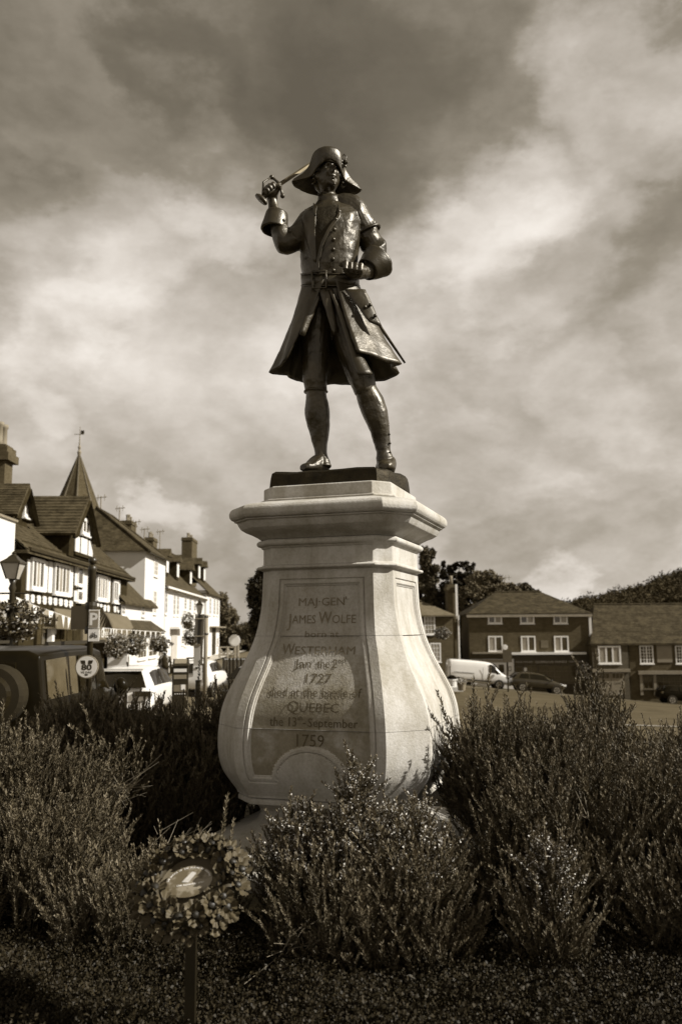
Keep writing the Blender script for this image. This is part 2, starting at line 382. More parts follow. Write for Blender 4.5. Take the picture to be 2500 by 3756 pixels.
def die_course(name, z0, z1):
    nz = max(6, int((z1 - z0)/.0055)); EDGE = [0, .03, .061, .066, .070, .074, .085, .096, .102, .108, .114]; NT = 22 + 64
    zs = np.linspace(z0 + .001, z1 - .001, nz)
    mb = MB(); mats = []
    cols = []
    # the four carved faces as dense sheets, the chamfers between them as plain strips
    for side in range(4):
        ca, sa = math.cos(side*PI/2), math.sin(side*PI/2)
        dense = side in (0, 1)
        nt_ = NT if dense else 12
        base = len(mb.v); flags = []
        for z in zs:
            s, w = sw(z)
            for j in range(nt_):
                if not dense: t = -w + 2*w*j/(nt_ - 1)
                elif j < 11: t = -w + EDGE[j]
                elif j >= NT - 11: t = w - EDGE[NT - 1 - j]
                else: t = (-1 + 2*(j - 10)/(NT - 21))*(w - .114)
                dd, fl = frame_depth(t, z, w) if dense else (0, 0)
                x, y = t, -(s + dd)
                mb.v.append((x*ca - y*sa, x*sa + y*ca, z)); flags.append(fl)
        for i in range(nz - 1):
            for j in range(nt_ - 1):
                a = i*nt_ + j; mb.f.append((base + a, base + a + 1, base + a + nt_ + 1, base + a + nt_))
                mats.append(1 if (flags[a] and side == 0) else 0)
        base = len(mb.v)
        for z in zs:
            s, w = sw(z)
            for (x, y) in ((w, -s), ((w + s)/2 , -(w + s)/2), (s, -w)):
                mb.v.append((x*ca - y*sa, x*sa + y*ca, z))
        for i in range(nz - 1):
            for j in range(2):
                a = i*3 + j; mb.f.append((base + a, base + a + 1, base + a + 4, base + a + 3)); mats.append(0)
    for zc, e in ((zs[0], -1), (zs[-1], 1)):
        s, w = sw(zc); s -= .012; w -= .012; r = oct_ring(s, w, zc + e*.0014); b = len(mb.v); mb.v += r
        mb.f.append(tuple(b + i for i in (range(8) if e > 0 else range(7, -1, -1)))); mats.append(0)
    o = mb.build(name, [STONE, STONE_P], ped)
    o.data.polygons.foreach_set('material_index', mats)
    return o
die_course('die_stone', .545, 1.01); die_course('die_stone', 1.01, 1.615); die_course('die_stone', 1.615, 2.075)
# core that closes the joints
oct_stack([(sw(z)[0] - .024, sw(z)[1] - .024, z) for z in np.linspace(.56, 2.07, 24)], 'die_core', STONE, bev=0)
def mould(s0, w0, pts):   # pts: (offset, z) ; width follows the chamfer
    return [(s0 + o, w0 + o*.62, z) for o, z in pts]
oct_stack(mould(.483, .373, [(0, 2.07), (.012, 2.078), (.036, 2.084), (.042, 2.094), (.036, 2.104), (.008, 2.112), (0, 2.118), (0, 2.232), (.012, 2.236), (.014, 2.246), (.032, 2.25), (.043, 2.262), (.043, 2.28), (.03, 2.292), (.012, 2.296)]), 'neck_moulding')
oct_stack(mould(.483, .373, [(.01, 2.296), (.02, 2.302), (.035, 2.315), (.07, 2.335), (.11, 2.352), (.14, 2.372), (.155, 2.396), (.165, 2.42), (.182, 2.424), (.185, 2.432)]), 'cornice_cove')
oct_stack(mould(.483, .373, [(.180, 2.432), (.200, 2.440), (.213, 2.458), (.216, 2.480), (.210, 2.505), (.194, 2.523), (.17, 2.533), (.03, 2.566)]), 'cornice_roll')
oct_stack(mould(.483, .373, [(.03, 2.566), (.03, 2.582), (.006, 2.585), (.0, 2.588), (0, 2.672), (-.012, 2.68)]), 'blocking_course')
oct_stack([(.60, .45, .495), (.626, .462, .50), (.626, .462, .53), (.618, .458, .536), (.60, .45, .546)], 'base_fillet')
oct_stack([(.80, .60, .262), (.72, .54, .285), (.63, .475, .30), (.56, .425, .325), (.51, .39, .36), (.49, .375, .40), (.50, .385, .44), (.54, .41, .475), (.575, .43, .495)], 'foot_scotia', STONE)
oct_stack([(.78, .58, .17), (.80, .60, .18), (.835, .625, .19), (.85, .635, .215), (.835, .625, .24), (.80, .60, .255), (.79, .59, .262)], 'foot_roll', STONE)
oct_stack([(.93, .70, -.06), (.93, .70, .11), (.90, .68, .118), (.80, .60, .17)], 'foot_step', STONE)

# inscription, each line a part of its own
INK2 = mat('upper_letter_shade', .15, .22, scale=20, rough=.95)  # shade of the engraving put into the colour, fainter for the upper lines
INK = mat('cut_letter_shade', .06, .11, scale=30, rough=.95)  # dark colour stands in for the shade inside the cut letters
arc_z = np.linspace(.55, 2.07, 400); arc_s = [sw(z)[0] for z in arc_z]
def panel_pt(t, z, lift=.0032):
    s, w = sw(z); return (t, -(s - .022 + lift), z)
for txt, t0, t1, z0, h in [("MAJ·GEN", -.17, .165, 1.822, .055), ("L", .172, .2, 1.862, .02), ("J", -.25, -.222, 1.68, .09), ("AMES", -.215, -.04, 1.70, .058), ("W", -.02, .075, 1.70, .082), ("OLFE", .08, .25, 1.70, .058), ("born at", -.11, .135, 1.606, .044),
      ("W", -.265, -.175, 1.49, .075), ("ESTERHAM", -.17, .26, 1.49, .055), ("Jan", -.16, -.04, 1.402, .058), ("y", -.03, -.015, 1.44, .025), ("the 2", .0, .145, 1.402, .058), ("nd", .15, .2, 1.438, .028), ("1727", -.06, .12, 1.306, .06), ("died at the battle of", -.31, .34, 1.218, .058),
      ("Q", -.165, -.08, 1.118, .075), ("UEBEC", -.075, .195, 1.122, .058), ("the 13", -.28, -.09, 1.03, .06), ("th", -.085, -.05, 1.07, .028), ("-", -.045, -.025, 1.035, .05), ("September", -.01, .33, 1.03, .055), ("1759", -.085, .105, .905, .078)]:
    cx = (t0 + t1)/2
    text_part(txt, lambda x, y, cx=cx, z0=z0: panel_pt(cx + x, z0 + y), 'inscription_letter', INK2 if z0 > 1.45 else INK, ped, w=t1 - t0, h=h, split=True)
# ------------------------------------------------------------------ bronze figure
BR = mat('bronze', .020, .050, scale=5, rough=.39, metal=.35, bump=.28, bscale=14, contrast=(.35, .7), spec=.85)
BR2 = mat('bronze_dull', .012, .026, scale=9, rough=.55, metal=.7, bump=.5, bscale=30)
ST = Vector((.05, 6.39, 2.80))
stat = thing('bronze_statue', 'bronze soldier in cocked hat and long coat raising a sword on the pedestal', 'statue', ST)
def sp(px, py, dy=0.0): return at(px, py, 6.39 + dy) - ST
def sv(px, py, dy=0.0): return sp(px, py, dy)
K = (sp(1300, 1100) - sp(1200, 1100)).x/100.0          # metres per pixel at the figure
def spline(pts, k=5):
    """pts: (px, py, dy, r[, b]) -> finer list of points and radii"""
    P = [(sp(p[0], p[1], p[2]), p[3], p[4] if len(p) > 4 else p[3]) for p in pts]; out = []
    for i in range(len(P) - 1):
        a, b, c, d = P[max(0, i - 1)], P[i], P[i + 1], P[min(len(P) - 1, i + 2)]
        for q in range(k):
            t = q/k; f = lambda A, B, C, D: .5*((2*B) + (C - A)*t + (2*A - 5*B + 4*C - D)*t*t + (-A + 3*B - 3*C + D)*t**3)
            out.append((f(a[0], b[0], c[0], d[0]), f(a[1], b[1], c[1], d[1]), f(a[2], b[2], c[2], d[2])))
    out.append(P[-1]); return [o[0] for o in out], [o[1] for o in out], [o[2] for o in out]
body = MB()
def limb(pts, n=28, fn=None, up=None, k=9, mb=body):
    p, r, b = spline(pts, k); mb.tube(p, r, n, b, up=up, fn=fn)
# torso: pixel row, centre, half width, depth radius
TOR = [(1100, 1214, 100, .20), (1060, 1211, 104, .20), (1030, 1210, 105, .205), (1000, 1209, 105, .208), (960, 1208, 107, .215), (910, 1209, 108, .225), (860, 1210, 110, .235), (815, 1211, 110, .235), (785, 1210, 106, .215), (764, 1208, 88, .18), (748, 1206, 56, .135), (730, 1203, 38, .095), (712, 1201, 29, .07), (700, 1200, 24, .05)]
rings = []
for k in range(len(TOR)*3 - 2):
    f = k/3; i = min(int(f), len(TOR) - 2); t = f - i; a, b = TOR[i], TOR[i + 1]
    py, cx, hw, d = [a[q] + (b[q] - a[q])*t for q in range(4)]; ring = []
    for j in range(48):
        an = 2*PI*j/48; cc, ss = math.cos(an), math.sin(an)
        e = .82; x = math.copysign(abs(cc)**e, cc)*hw; y = math.copysign(abs(ss)**e, ss)*d
        tilt = -.10*x*smooth(900, 780, py)                      # his left shoulder stands higher
        fold = 1 + .026*(.5 - abs(math.sin(py*.022 + an*1.6 + .5*math.sin(an*3))))*smooth(745, 800, py) + .010*math.sin(an*9 + py*.05) + .012*math.sin(py*.11 + an*2)*smooth(880, 1000, py)
        ring.append(sp(cx + x*fold, py + tilt*(1 if abs(x) > 0 else 0), y*fold))
    rings.append(ring)
body.rings(rings)
# front surface of the torso, for what is laid on it
def tf(px, py, lift=.006):
    ys = [a[0] for a in TOR][::-1]; cx = np.interp(py, ys, [a[1] for a in TOR][::-1]); hw = np.interp(py, ys, [a[2] for a in TOR][::-1]); d = np.interp(py, ys, [a[3] for a in TOR][::-1])
    c = min(.97, abs((px - cx)/hw)); cc = c**(1/.82); y = d*(max(0.0, 1 - cc*cc)**.5)**.82
    return sp(px, py, -(y + lift))
def fold_elbow(amp, c, wd, fr=26):
    return lambda u, a: 1 + amp*(.55 - 1.3*abs(math.sin(u*fr*.5 + 1.3*math.sin(a) + .5*math.sin(2*a + 1))))*(math.exp(-((u - c)/wd)**2) + .28) + .012*math.sin(3*a + u*7)
# his left arm (on the right), hand on the belt
limb([(1225, 768, .02, .085), (1262, 760, .02, .115), (1295, 780, .02, .122), (1328, 832, .03, .108), (1356, 880, .04, .098), (1379, 922, .03, .092), (1380, 957, -.02, .088), (1364, 982, -.08, .080), (1345, 993, -.13, .060), (1330, 998, -.17, .046), (1318, 1000, -.20, .043)], 24, fold_elbow(.12, .52, .22, 40))
# his right arm (on the left), raised
limb([(1195, 785, .02, .085), (1160, 798, .02, .098), (1128, 826, .01, .102), (1098, 862, -.02, .104), (1066, 888, -.06, .098), (1043, 885, -.085, .09), (1027, 850, -.08, .078), (1014, 806, -.06, .062), (1004, 768, -.05, .046), (999, 742, -.05, .038), (996, 726, -.05, .040)], 24, fold_elbow(.11, .40, .18, 36))
# legs and breeches
limb([(1175, 1090, 0, .12), (1166, 1160, 0, .128), (1158, 1250, -.02, .118), (1156, 1330, -.03, .104), (1156, 1390, -.035, .094), (1158, 1428, -.03, .086), (1158, 1440, -.03, .082)], 24, lambda u, a: 1 + .02*math.sin(4*a + u*9) + .015*math.sin(u*40 + a)*(u > .5))
limb([(1157, 1425, -.03, .078), (1160, 1465, -.02, .083), (1164, 1520, .0, .093), (1167, 1560, .01, .088), (1172, 1600, .01, .070), (1176, 1640, .005, .052), (1179, 1672, .0, .047), (1182, 1696, -.005, .055), (1185, 1716, -.01, .062)], 24, lambda u, a: 1 + .012*math.sin(5*a + u*8) + .03*math.sin(u*60)*(u > .75))
limb([(1248, 1090, 0, .12), (1262, 1180, .0, .13), (1290, 1280, -.02, .120), (1316, 1360, -.05, .106), (1332, 1410, -.06, .096), (1340, 1440, -.055, .088)], 24, lambda u, a: 1 + .02*math.sin(4*a + u*9))
limb([(1338, 1425, -.055, .086), (1356, 1465, -.045, .094), (1374, 1510, -.03, .098), (1388, 1555, -.015, .086), (1398, 1600, -.005, .068), (1405, 1640, .0, .060), (1409, 1668, .0, .060), (1411, 1695, -.005, .068), (1412, 1716, -.01, .072)], 24, lambda u, a: 1 + .012*math.sin(5*a) + .045*math.sin(u*34)*smooth(.55, .75, u))
# shoes
def shoe(heel, toe, w, h):
    h0, t0 = Vector(heel), Vector(toe); dr = (t0 - h0); ln = dr.length; dr.normalize(); sd_ = Vector((-dr.y, dr.x, 0)); rings = []
    for k in range(13):
        u = k/12; wd = w*(.72 + .42*math.sin(PI*(u*.9 + .08))**1.3) * (1 if u < .93 else .72) * (1 if u > .02 else .8); hh = h*(1.0 - .62*smooth(.25, .9, u))*(1 if u < .97 else .7)
        c = h0 + dr*(ln*u); ring = []
        for j in range(16):
            a = 2*PI*j/16; cc, ss = math.cos(a), math.sin(a)
            ring.append(c + sd_*(wd*math.copysign(abs(cc)**.7, cc)) + Vector((0, 0, max(-.0, hh*.5 + hh*.5*math.copysign(abs(ss)**.8, ss)))))
        rings.append(ring)
    body.rings(rings)
shoe((-.165, .06, .035), (-.330, -.135, .035), .060, .15)
shoe((.325, .12, .035), (.275, -.17, .035), .064, .15)
# cuffs: deep turned-back cuffs standing away from the sleeve
def cuff(pts, name, n=28, th=.014):
    mb = MB(); p, r, b = spline(pts, 4); mb.tube(p, r, n, b, cap=(False, False)); o = mb.build(name, BR, stat, smooth=True, solid=th); return o
cuff([(1017, 780, -.06, .074, .074), (1011, 810, -.065, .090, .088), (1005, 846, -.075, .098, .098)], 'cuff')
cuff([(1345, 990, -.115, .078, .085), (1364, 975, -.085, .104, .11), (1386, 958, -.05, .130, .125)], 'cuff')
# head: a sculpted height field on an ellipsoid, face turned to his left and lifted
HC = sp(1199, 652, -.03)
HM = Matrix.Scale(1.05, 3) @ Matrix.Rotation(math.radians(24), 3, 'Z') @ Matrix.Rotation(math.radians(-15), 3, 'X') @ Matrix.Rotation(math.radians(-3), 3, 'Y')
def head_r(az, el):       # az 0 = face, el up ; radians
    x, z = math.degrees(az), math.degrees(el)
    g = lambda cx, cz, sx, sz, a: a*math.exp(-((x - cx)/sx)**2 - ((z - cz)/sz)**2)
    d = 0.0
    d += g(0, -4, 6.5, 13, .018) + g(0, -11, 7.5, 6.5, .026) + g(6, -13, 4, 4, .008) + g(-6, -13, 4, 4, .008)      # nose
    for s in (-1, 1):
        d += g(s*20, 7.5, 9, 5.5, -.018) + g(s*20, 5.5, 5.5, 3.4, .010)      # socket, eyeball
        d += g(s*17, 16, 13, 3.6, .012)                                        # brow
        d += g(s*20, 9.2, 8, 1.6, .004) + g(s*20, 2.0, 8, 1.5, .003)
        d += g(s*31, -10, 13, 10, .008) + g(s*24, -32, 14, 10, -.006)          # cheek
        d += g(s*9, -19, 4, 7, -.003)
        d += g(s*86, -3, 9, 14, .016)                                          # ear
    d += g(0, -26, 13, 2.6, .014) + g(0, -33.5, 11, 3.2, .015) + g(0, -29.8, 15, 1.6, -.012) + g(0, -39.5, 12, 3.0, -.014) + g(0, -21.5, 5, 3, -.006)   # lips
    d += g(0, -50, 17, 9, .032) + g(0, -75, 60, 14, -.018)                                                # chin
    return d*1.6
hb = MB(); rings = []
for i in range(81):
    el = -PI/2 + PI*i/80; ring = []
    for j in range(128):
        az = 2*PI*j/128 - PI
        jaw = 1 - .10*smooth(-.2, -1.1, el)*(1 if abs(az) < 2 else .6)
        r0 = Vector((.084*math.cos(el)*math.sin(az)*jaw, -.108*math.cos(el)*math.cos(az), .140*math.sin(el)))
        nn = r0.normalized(); r0 += nn*head_r(az, el)
        ring.append(HC + HM @ r0)
    rings.append(ring)
body.rings(rings)
# neck under the head
limb([(1203, 745, .01, .085, .095), (1202, 720, .015, .064), (1200, 690, .025, .058), (1199, 665, .035, .060)], 20)
# hands
def finger(base, dirs, lens, r, mb=body):
    p = Vector(base); pts = [p.copy()]; rs = [r*1.02]
    for d, l in zip(dirs, lens):
        q = p + Vector(d).normalized()*l; pts += [(p + q)/2, q]; rs += [r*.95, r*.98]; p = q
    rs[-1] = r*.7; mb.tube(pts, rs, 10)
# hand round the sword grip; grip axis from pommel to guard
gp0, gp1 = sp(962, 728, -.13), sp(1026, 676, -.09)
gax = (gp1 - gp0).normalized(); gperp = Vector((0, -1, 0)); gup = gax.cross(gperp).normalized()
if gup.z < 0: gup = -gup
palm_c = sp(994, 702, -.075)
body.ball(palm_c, (.062, .042, .062), 14, 10, Matrix.Rotation(math.radians(-25), 3, 'Y'))
body.ball(sp(997, 722, -.055), (.044, .038, .05), 12, 8)
for k in range(4):
    b0 = gp0 + gax*(.052 + .031*k) + gup*(.030 - .003*abs(k - 1.5)) + Vector((0, .03, 0))
    l = (.030, .036, .038, .034)[k]
    finger(b0, [(0, -1, .35), (0, -.75, -.8), gup*-1 + Vector((0, .55, 0))], [l*1.15, l*1.15, l*.8], .0185)
finger(gp0 + gax*.14 + Vector((.004, .02, -.04)), [gax + Vector((0, -.6, .35)), gax*.5 + Vector((0, -.8, .5))], [.045, .035], .0165)
# fist on the belt
fc = sp(1296, 993, -.265)
body.ball(fc + Vector((.012, .02, .005)), (.078, .052, .058), 14, 10)
for k in range(4):
    bx = fc + Vector((-.052 + .037*k, -.016, .046 - .006*k))
    finger(bx, [(-.15, -1, -.15), (-.1, -.25, -1), (.1, .9, -.45)], [.032, .052, .034], .0235)
finger(fc + Vector((-.04, .0, .04)), [(-.9, -.5, .15), (-.7, -.7, -.5)], [.04, .035], .020)
limb([(1345, 995, -.12, .055), (1325, 998, -.19, .052), (1305, 996, -.25, .055)], 16)
bo = body.build('figure', BR, stat)
rm = bo.modifiers.new('remesh', 'REMESH'); rm.mode = 'VOXEL'; rm.voxel_size = .0045; rm.use_smooth_shade = True
sm = bo.modifiers.new('smooth', 'CORRECTIVE_SMOOTH'); sm.iterations = 1; sm.use_only_smooth = True
tx = bpy.data.textures.new('creases', 'CLOUDS'); tx.noise_scale = .075; tx.noise_depth = 3
dm = bo.modifiers.new('creases', 'DISPLACE'); dm.texture = tx; dm.strength = .010; dm.mid_level = .5
tx2 = bpy.data.textures.new('folds', 'STUCCI'); tx2.noise_scale = .16; tx2.turbulence = 8
dm2 = bo.modifiers.new('folds', 'DISPLACE'); dm2.texture = tx2; dm2.strength = .016; dm2.mid_level = .5
bpy.context.view_layer.update()

def patch(left, right, name, n=14, m_=BR, lift=.007, th=.008, fn=tf, rows=18, bulge=0.0):
    """a layer of cloth between two pixel polylines laid on the body"""
    def pick(pl, t):
        s = t*(len(pl) - 1); i = min(int(s), len(pl) - 2); q = s - i; return pl[i][0] + (pl[i + 1][0] - pl[i][0])*q, pl[i][1] + (pl[i + 1][1] - pl[i][1])*q
    mb = MB(); rg = []
    for i in range(rows):
        t = i/(rows - 1); a, b = pick(left, t), pick(right, t)
        rg.append([fn(a[0] + (b[0] - a[0])*j/(n - 1), a[1] + (b[1] - a[1])*j/(n - 1), lift + bulge*math.sin(PI*j/(n - 1))) for j in range(n)])
    mb.rings(rg, closed=False); return mb.build(name, m_, stat, smooth=True, solid=th)
patch([(1160, 762), (1156, 800), (1155, 860), (1158, 950), (1163, 998)], [(1240, 752), (1238, 790), (1208, 830), (1180, 890), (1166, 960), (1166, 1000)], 'waistcoat_panel', m_=BR2, lift=.004)
patch([(1240, 752), (1238, 790), (1204, 832), (1176, 890), (1160, 960), (1160, 1000)], [(1246, 754), (1248, 796), (1214, 840), (1186, 895), (1170, 962), (1170, 1002)], 'coat_edge', n=5, lift=.013, th=.012)
patch([(1120, 768), (1108, 800), (1112, 850), (1130, 900), (1150, 960)], [(1158, 762), (1158, 800), (1156, 850), (1158, 900), (1160, 965)], 'lapel', n=8, lift=.008, th=.010)
patch([(1163, 758), (1160, 772), (1158, 790)], [(1150, 745), (1146, 765), (1152, 785)], 'collar_tab', n=5, lift=.02, th=.01)
def ringband(name, rows, th=.012, m_=BR, lift=.008, a0=0, a1=360, wob=0):
    mb = MB(); rg = []
    for (py, cx, hw, d) in rows:
        rg.append([sp(cx + (hw + lift/K)*math.copysign(abs(math.cos(a))**.82, math.cos(a)), py, (d + lift)*math.copysign(abs(math.sin(a))**.82, math.sin(a))) for a in [math.radians(a0 + (a1 - a0)*j/56) for j in range(57)]])
    mb.rings(rg, closed=False); return mb.build(name, m_, stat, smooth=True, solid=th)
ringband('belt', [(1006, 1210, 104, .21), (1024, 1210, 104, .21), (1048, 1211, 103, .208)], th=.010, lift=.002)
ringband('belt_edge', [(1003, 1210, 105, .21), (1007, 1210, 105, .21)], th=.012, lift=.004)
ringband('belt_edge', [(1046, 1211, 104, .21), (1050, 1211, 104, .21)], th=.012, lift=.004)
ringband('stock_collar', [(746, 1207, 44, .112), (734, 1206, 42, .105), (722, 1204, 39, .098), (714, 1203, 38, .096)], th=.014, lift=-.008)
bk = MB(); c = [(1145, 996), (1195, 994), (1196, 1056), (1146, 1058), (1145, 996)]
bk.tube([tf(x, y, .030) for x, y in c], .0095, 8); bk.build('buckle', BR, stat, smooth=True)
for (x, y) in [(1243, 776), (1231, 805), (1225, 842), (1222, 878), (1221, 914), (1220, 950), (1222, 992), (1178, 1069)]:
    b = MB(); b.ball(tf(x, y, .012), .0155, 12, 8); b.build('button', BR, stat, smooth=True)
for (x, y, d) in [(1388, 955, -.13), (1040, 808, -.14)]:
    b = MB(); b.ball(sp(x, y, d), .013, 10, 7); b.build('button', BR, stat, smooth=True)
# sash knotted on his left upper arm
sb = MB(); p0 = sp(1346, 852, .03); ax = (sp(1366, 890, .035) - sp(1330, 825, .025)).normalized(); x_ = ax.cross(Vector((0, 1, 0))).normalized(); y_ = ax.cross(x_)
sb.tube([p0 + (x_*math.cos(a) + y_*math.sin(a))*.101 for a in [2*PI*k/28 for k in range(29)]], .011, 8, .02)
sb.build('arm_band', BR, stat, smooth=True)
# coat skirt, open in front
def skirt(name, top, bot, a_lo, a_hi, folds, hem=None, m_=BR, rows=22, n=80, th=.016):
    """top/bot: (px centre, py, rx, ry); a_lo/a_hi: (at waist, at hem) degrees, 0 = front, + = his left"""
    mb = MB(); rg = []
    for i in range(rows):
        t = i/(rows - 1); e = t**1.15
        cx = top[0] + (bot[0] - top[0])*t; rx = top[2] + (bot[2] - top[2])*e; ry = top[3] + (bot[3] - top[3])*e
        lo = a_lo[0] + (a_lo[1] - a_lo[0])*t**.8; hi = a_hi[0] + (a_hi[1] - a_hi[0])*t**.8; row = []
        for j in range(n):
            ad = lo + (hi - lo)*j/(n - 1); a = math.radians(ad)
            f = 1 + folds(ad, t); py = top[1] + (bot[1] - top[1])*t
            c = sp(cx, top[1] + (bot[1] - top[1])*t, 0)
            dz = (hem(ad)*t**2 if hem else 0)
            row.append(Vector((c.x + rx*f*math.sin(a), -ry*f*math.cos(a), c.z + dz)))
        rg.append(row)
    mb.rings(rg, closed=False); return mb.build(name, m_, stat, smooth=True, solid=th)
ripple = lambda ad, t: t*t*(.062*math.sin(math.radians(ad*7)) + .035*math.sin(math.radians(ad*11 + 40)) + .02*math.sin(math.radians(ad*3)))
skirt('coat_skirt', (1211, 1052, .222, .205), (1238, 1358, .475, .40), (8, 17), (352, 303), ripple, hem=lambda a: .012*math.sin(math.radians(a*5)))
# turned-back front edges of the coat and the waistcoat skirts inside it
for (q, nm) in [([(1206, 1060), (1236, 1140), (1262, 1230), (1290, 1320), (1312, 1378)], 'coat_front')]:
    mb = MB(); rg = []
    dys = [-.215, -.26, -.31, -.36, -.40]
    for i in range(17):
        s = i/4; k = min(int(s), 3); t = s - k; x = q[k][0] + (q[k+1][0] - q[k][0])*t; y = q[k][1] + (q[k+1][1] - q[k][1])*t; d = dys[k] + (dys[k+1] - dys[k])*t; w = 10 + 2.6*i
        rg.append([sp(x + w*j/6, y - 1.2*j*i/16, d - .018*math.sin(PI*j/6) + .02*j/6) for j in range(7)])
    mb.rings(rg, closed=False); mb.build(nm, BR, stat, smooth=True, solid=.012)
def flap(name, quad, dys, m_=BR):
    mb = MB(); rg = []
    for i in range(10):
        t = i/9; a = [quad[0][k] + (quad[3][k] - quad[0][k])*t for k in (0, 1)]; b = [quad[1][k] + (quad[2][k] - quad[1][k])*t for k in (0, 1)]; d = dys[0] + (dys[1] - dys[0])*t
        rg.append([sp(a[0] + (b[0] - a[0])*j/6, a[1] + (b[1] - a[1])*j/6, d - .012*math.sin(PI*j/6 + t)) for j in range(7)])
    mb.rings(rg, closed=False); return mb.build(name, m_, stat, smooth=True, solid=.012)
flap('waistcoat_skirt', [(1143, 1058), (1178, 1080), (1117, 1234), (1100, 1226)], (-.20, -.25))
flap('waistcoat_skirt', [(1170, 1064), (1208, 1062), (1242, 1222), (1222, 1228)], (-.215, -.245))
flap('pocket_flap', [(1262, 1062), (1340, 1062), (1396, 1196), (1352, 1180)], (-.235, -.29))
for (x, y, d) in [(1357, 1118, -.285), (1375, 1158, -.30), (1338, 1126, -.29)]:
    b = MB(); b.ball(sp(x, y, d), .014, 10, 7); b.build('button', BR, stat, smooth=True)
# scabbard
sc_ = MB(); sc_.tube([sp(1338, 1095, .10), sp(1398, 1205, .30), sp(1484, 1331, .46)], [.017, .015, .009], 10); sc_.build('scabbard', BR, stat, smooth=True)
# gaiter buttons, breeches band
for k in range(8):
    t = k/7; x = 1401 + 20*math.sin(t*2.2) + 12*t; y = 1460 + 232*t
    b = MB(); b.ball(sp(x, y, -.045), .0095, 8, 6); b.build('gaiter_button', BR, stat, smooth=True)
rb = MB(); rb.tube([sp(1158, 1437, -.03) + Vector((.083*math.cos(a), .083*math.sin(a), .002*math.sin(2*a))) for a in [2*PI*k/24 for k in range(25)]], .006, 6, .012); rb.build('knee_band', BR, stat, smooth=True)
# sword
sw_ = MB(); sw_.tube([gp0, gp1], [.017, .019], 12); sw_.build('sword_grip', BR, stat, smooth=True)
pm = MB(); pm.tube([gp0 - gax*.022, gp0 - gax*.008, gp0 + gax*.004], [.058, .062, .05], 18, [.030, .032, .028]); pm.build('sword_pommel', BR, stat, smooth=True)
gd = MB(); g0, g1 = sp(996, 650, -.10), sp(1036, 719, -.13); gd.tube([g0, (g0 + gp1)/2 + Vector((0, 0, .004)), gp1, (g1 + gp1)/2, g1], [.012, .010, .016, .010, .012], 10); gd.ball(g0, .019, 12, 8); gd.ball(g1, .019, 12, 8)
gd.tube([g0, sp(966, 668, -.15), gp0], [.008, .009, .008], 8); gd.build('sword_guard', BR, stat, smooth=True)
bd = MB(); bp0, bp1 = gp1, sp(1218, 548, .34); ba = (bp1 - bp0).normalized(); bn = ba.cross(Vector((0, 1, 0))).normalized(); bt = ba.cross(bn).normalized(); rg = []
for t in (0, .3, .6, .9, .97, 1.0):
    c = bp0 + (bp1 - bp0)*t; w = .019*(1 - .25*t)*(1 if t < .95 else (.6 if t < .99 else .05)); rg.append([c + bn*w, c + bt*.006, c - bn*w, c - bt*.006])
bd.rings(rg); bd.build('sword_blade', mat('blade', .08, .12, rough=.6, metal=.7, scale=8), stat)
# cocked hat: domed crown, front flap turned up against it, side points drooping, flat brim behind
HT = HC + Vector((-.004, .018, .055))
HR = Matrix.Rotation(math.radians(14), 3, 'Z')
hat = MB()
crown = []
for i in range(14):
    e = PI/2*i/13.5; rr = math.cos(e)**.6
    crown.append([HT + HR @ Vector((.116*rr*math.cos(a), .125*rr*math.sin(a), (.022 if i == 0 else .022) + .128*math.sin(e)**.9)) for a in [2*PI*j/36 for j in range(36)]])
hat.rings(crown, cap=(False, True)); hat.build('hat_crown', BR, stat, smooth=True, solid=.008)
#        angle  r_bottom z_bottom r_top z_top
FLAP = [(0, .124, .036, .138, .140), (20, .124, .026, .138, .139), (38, .129, -.008, .138, .130), (52, .132, -.036, .136, .120), (64, .138, -.066, .135, .104), (71, .150, -.084, .137, .078), (76, .182, -.098, .148, .026), (81, .232, -.112, .192, -.044), (86, .286, -.126, .268, -.098)]
mb = MB(); rg = []
fa = [f[0] for f in FLAP]
for i in range(9):
    s = i/8; row = []
    for j in range(81):
        a = -86 + 172*j/80; q = [np.interp(abs(a), fa, [f[k] for f in FLAP]) for k in (1, 2, 3, 4)]; rd = math.radians(a)
        r = q[0] + (q[2] - q[0])*s + .010*math.sin(PI*s)*smooth(60, 30, abs(a)); z = q[1] + (q[3] - q[1])*s
        row.append(HT + HR @ Vector((r*math.sin(rd), -r*math.cos(rd), z)))
    rg.append(row)
mb.rings(rg, closed=False); mb.build('hat_flap', BR, stat, smooth=True, solid=.009)
mb = MB(); rg = []
BACK = [(86, .286, -.128), (96, .262, -.135), (112, .225, -.122), (135, .205, -.11), (160, .198, -.10), (180, .196, -.10)]
for i in range(7):
    s = i/6; row = []
    for j in range(61):
        a = 60 + 240*j/60; b_ = a if a <= 180 else 360 - a
        r1, z1 = (np.interp(b_, [f[0] for f in BACK], [f[k] for f in BACK]) for k in (1, 2))
        if b_ < 86: r1, z1 = (np.interp(b_, fa, [f[k] for f in FLAP]) for k in (1, 2))
        rd = math.radians(a); r = .108 + (r1 - .108)*s; z = -.01 + (z1 + .01)*s
        row.append(HT + HR @ Vector((r*math.sin(rd), -r*math.cos(rd), z)))
    rg.append(row)
mb.rings(rg, closed=False); mb.build('hat_brim', BR, stat, smooth=True, solid=.009)
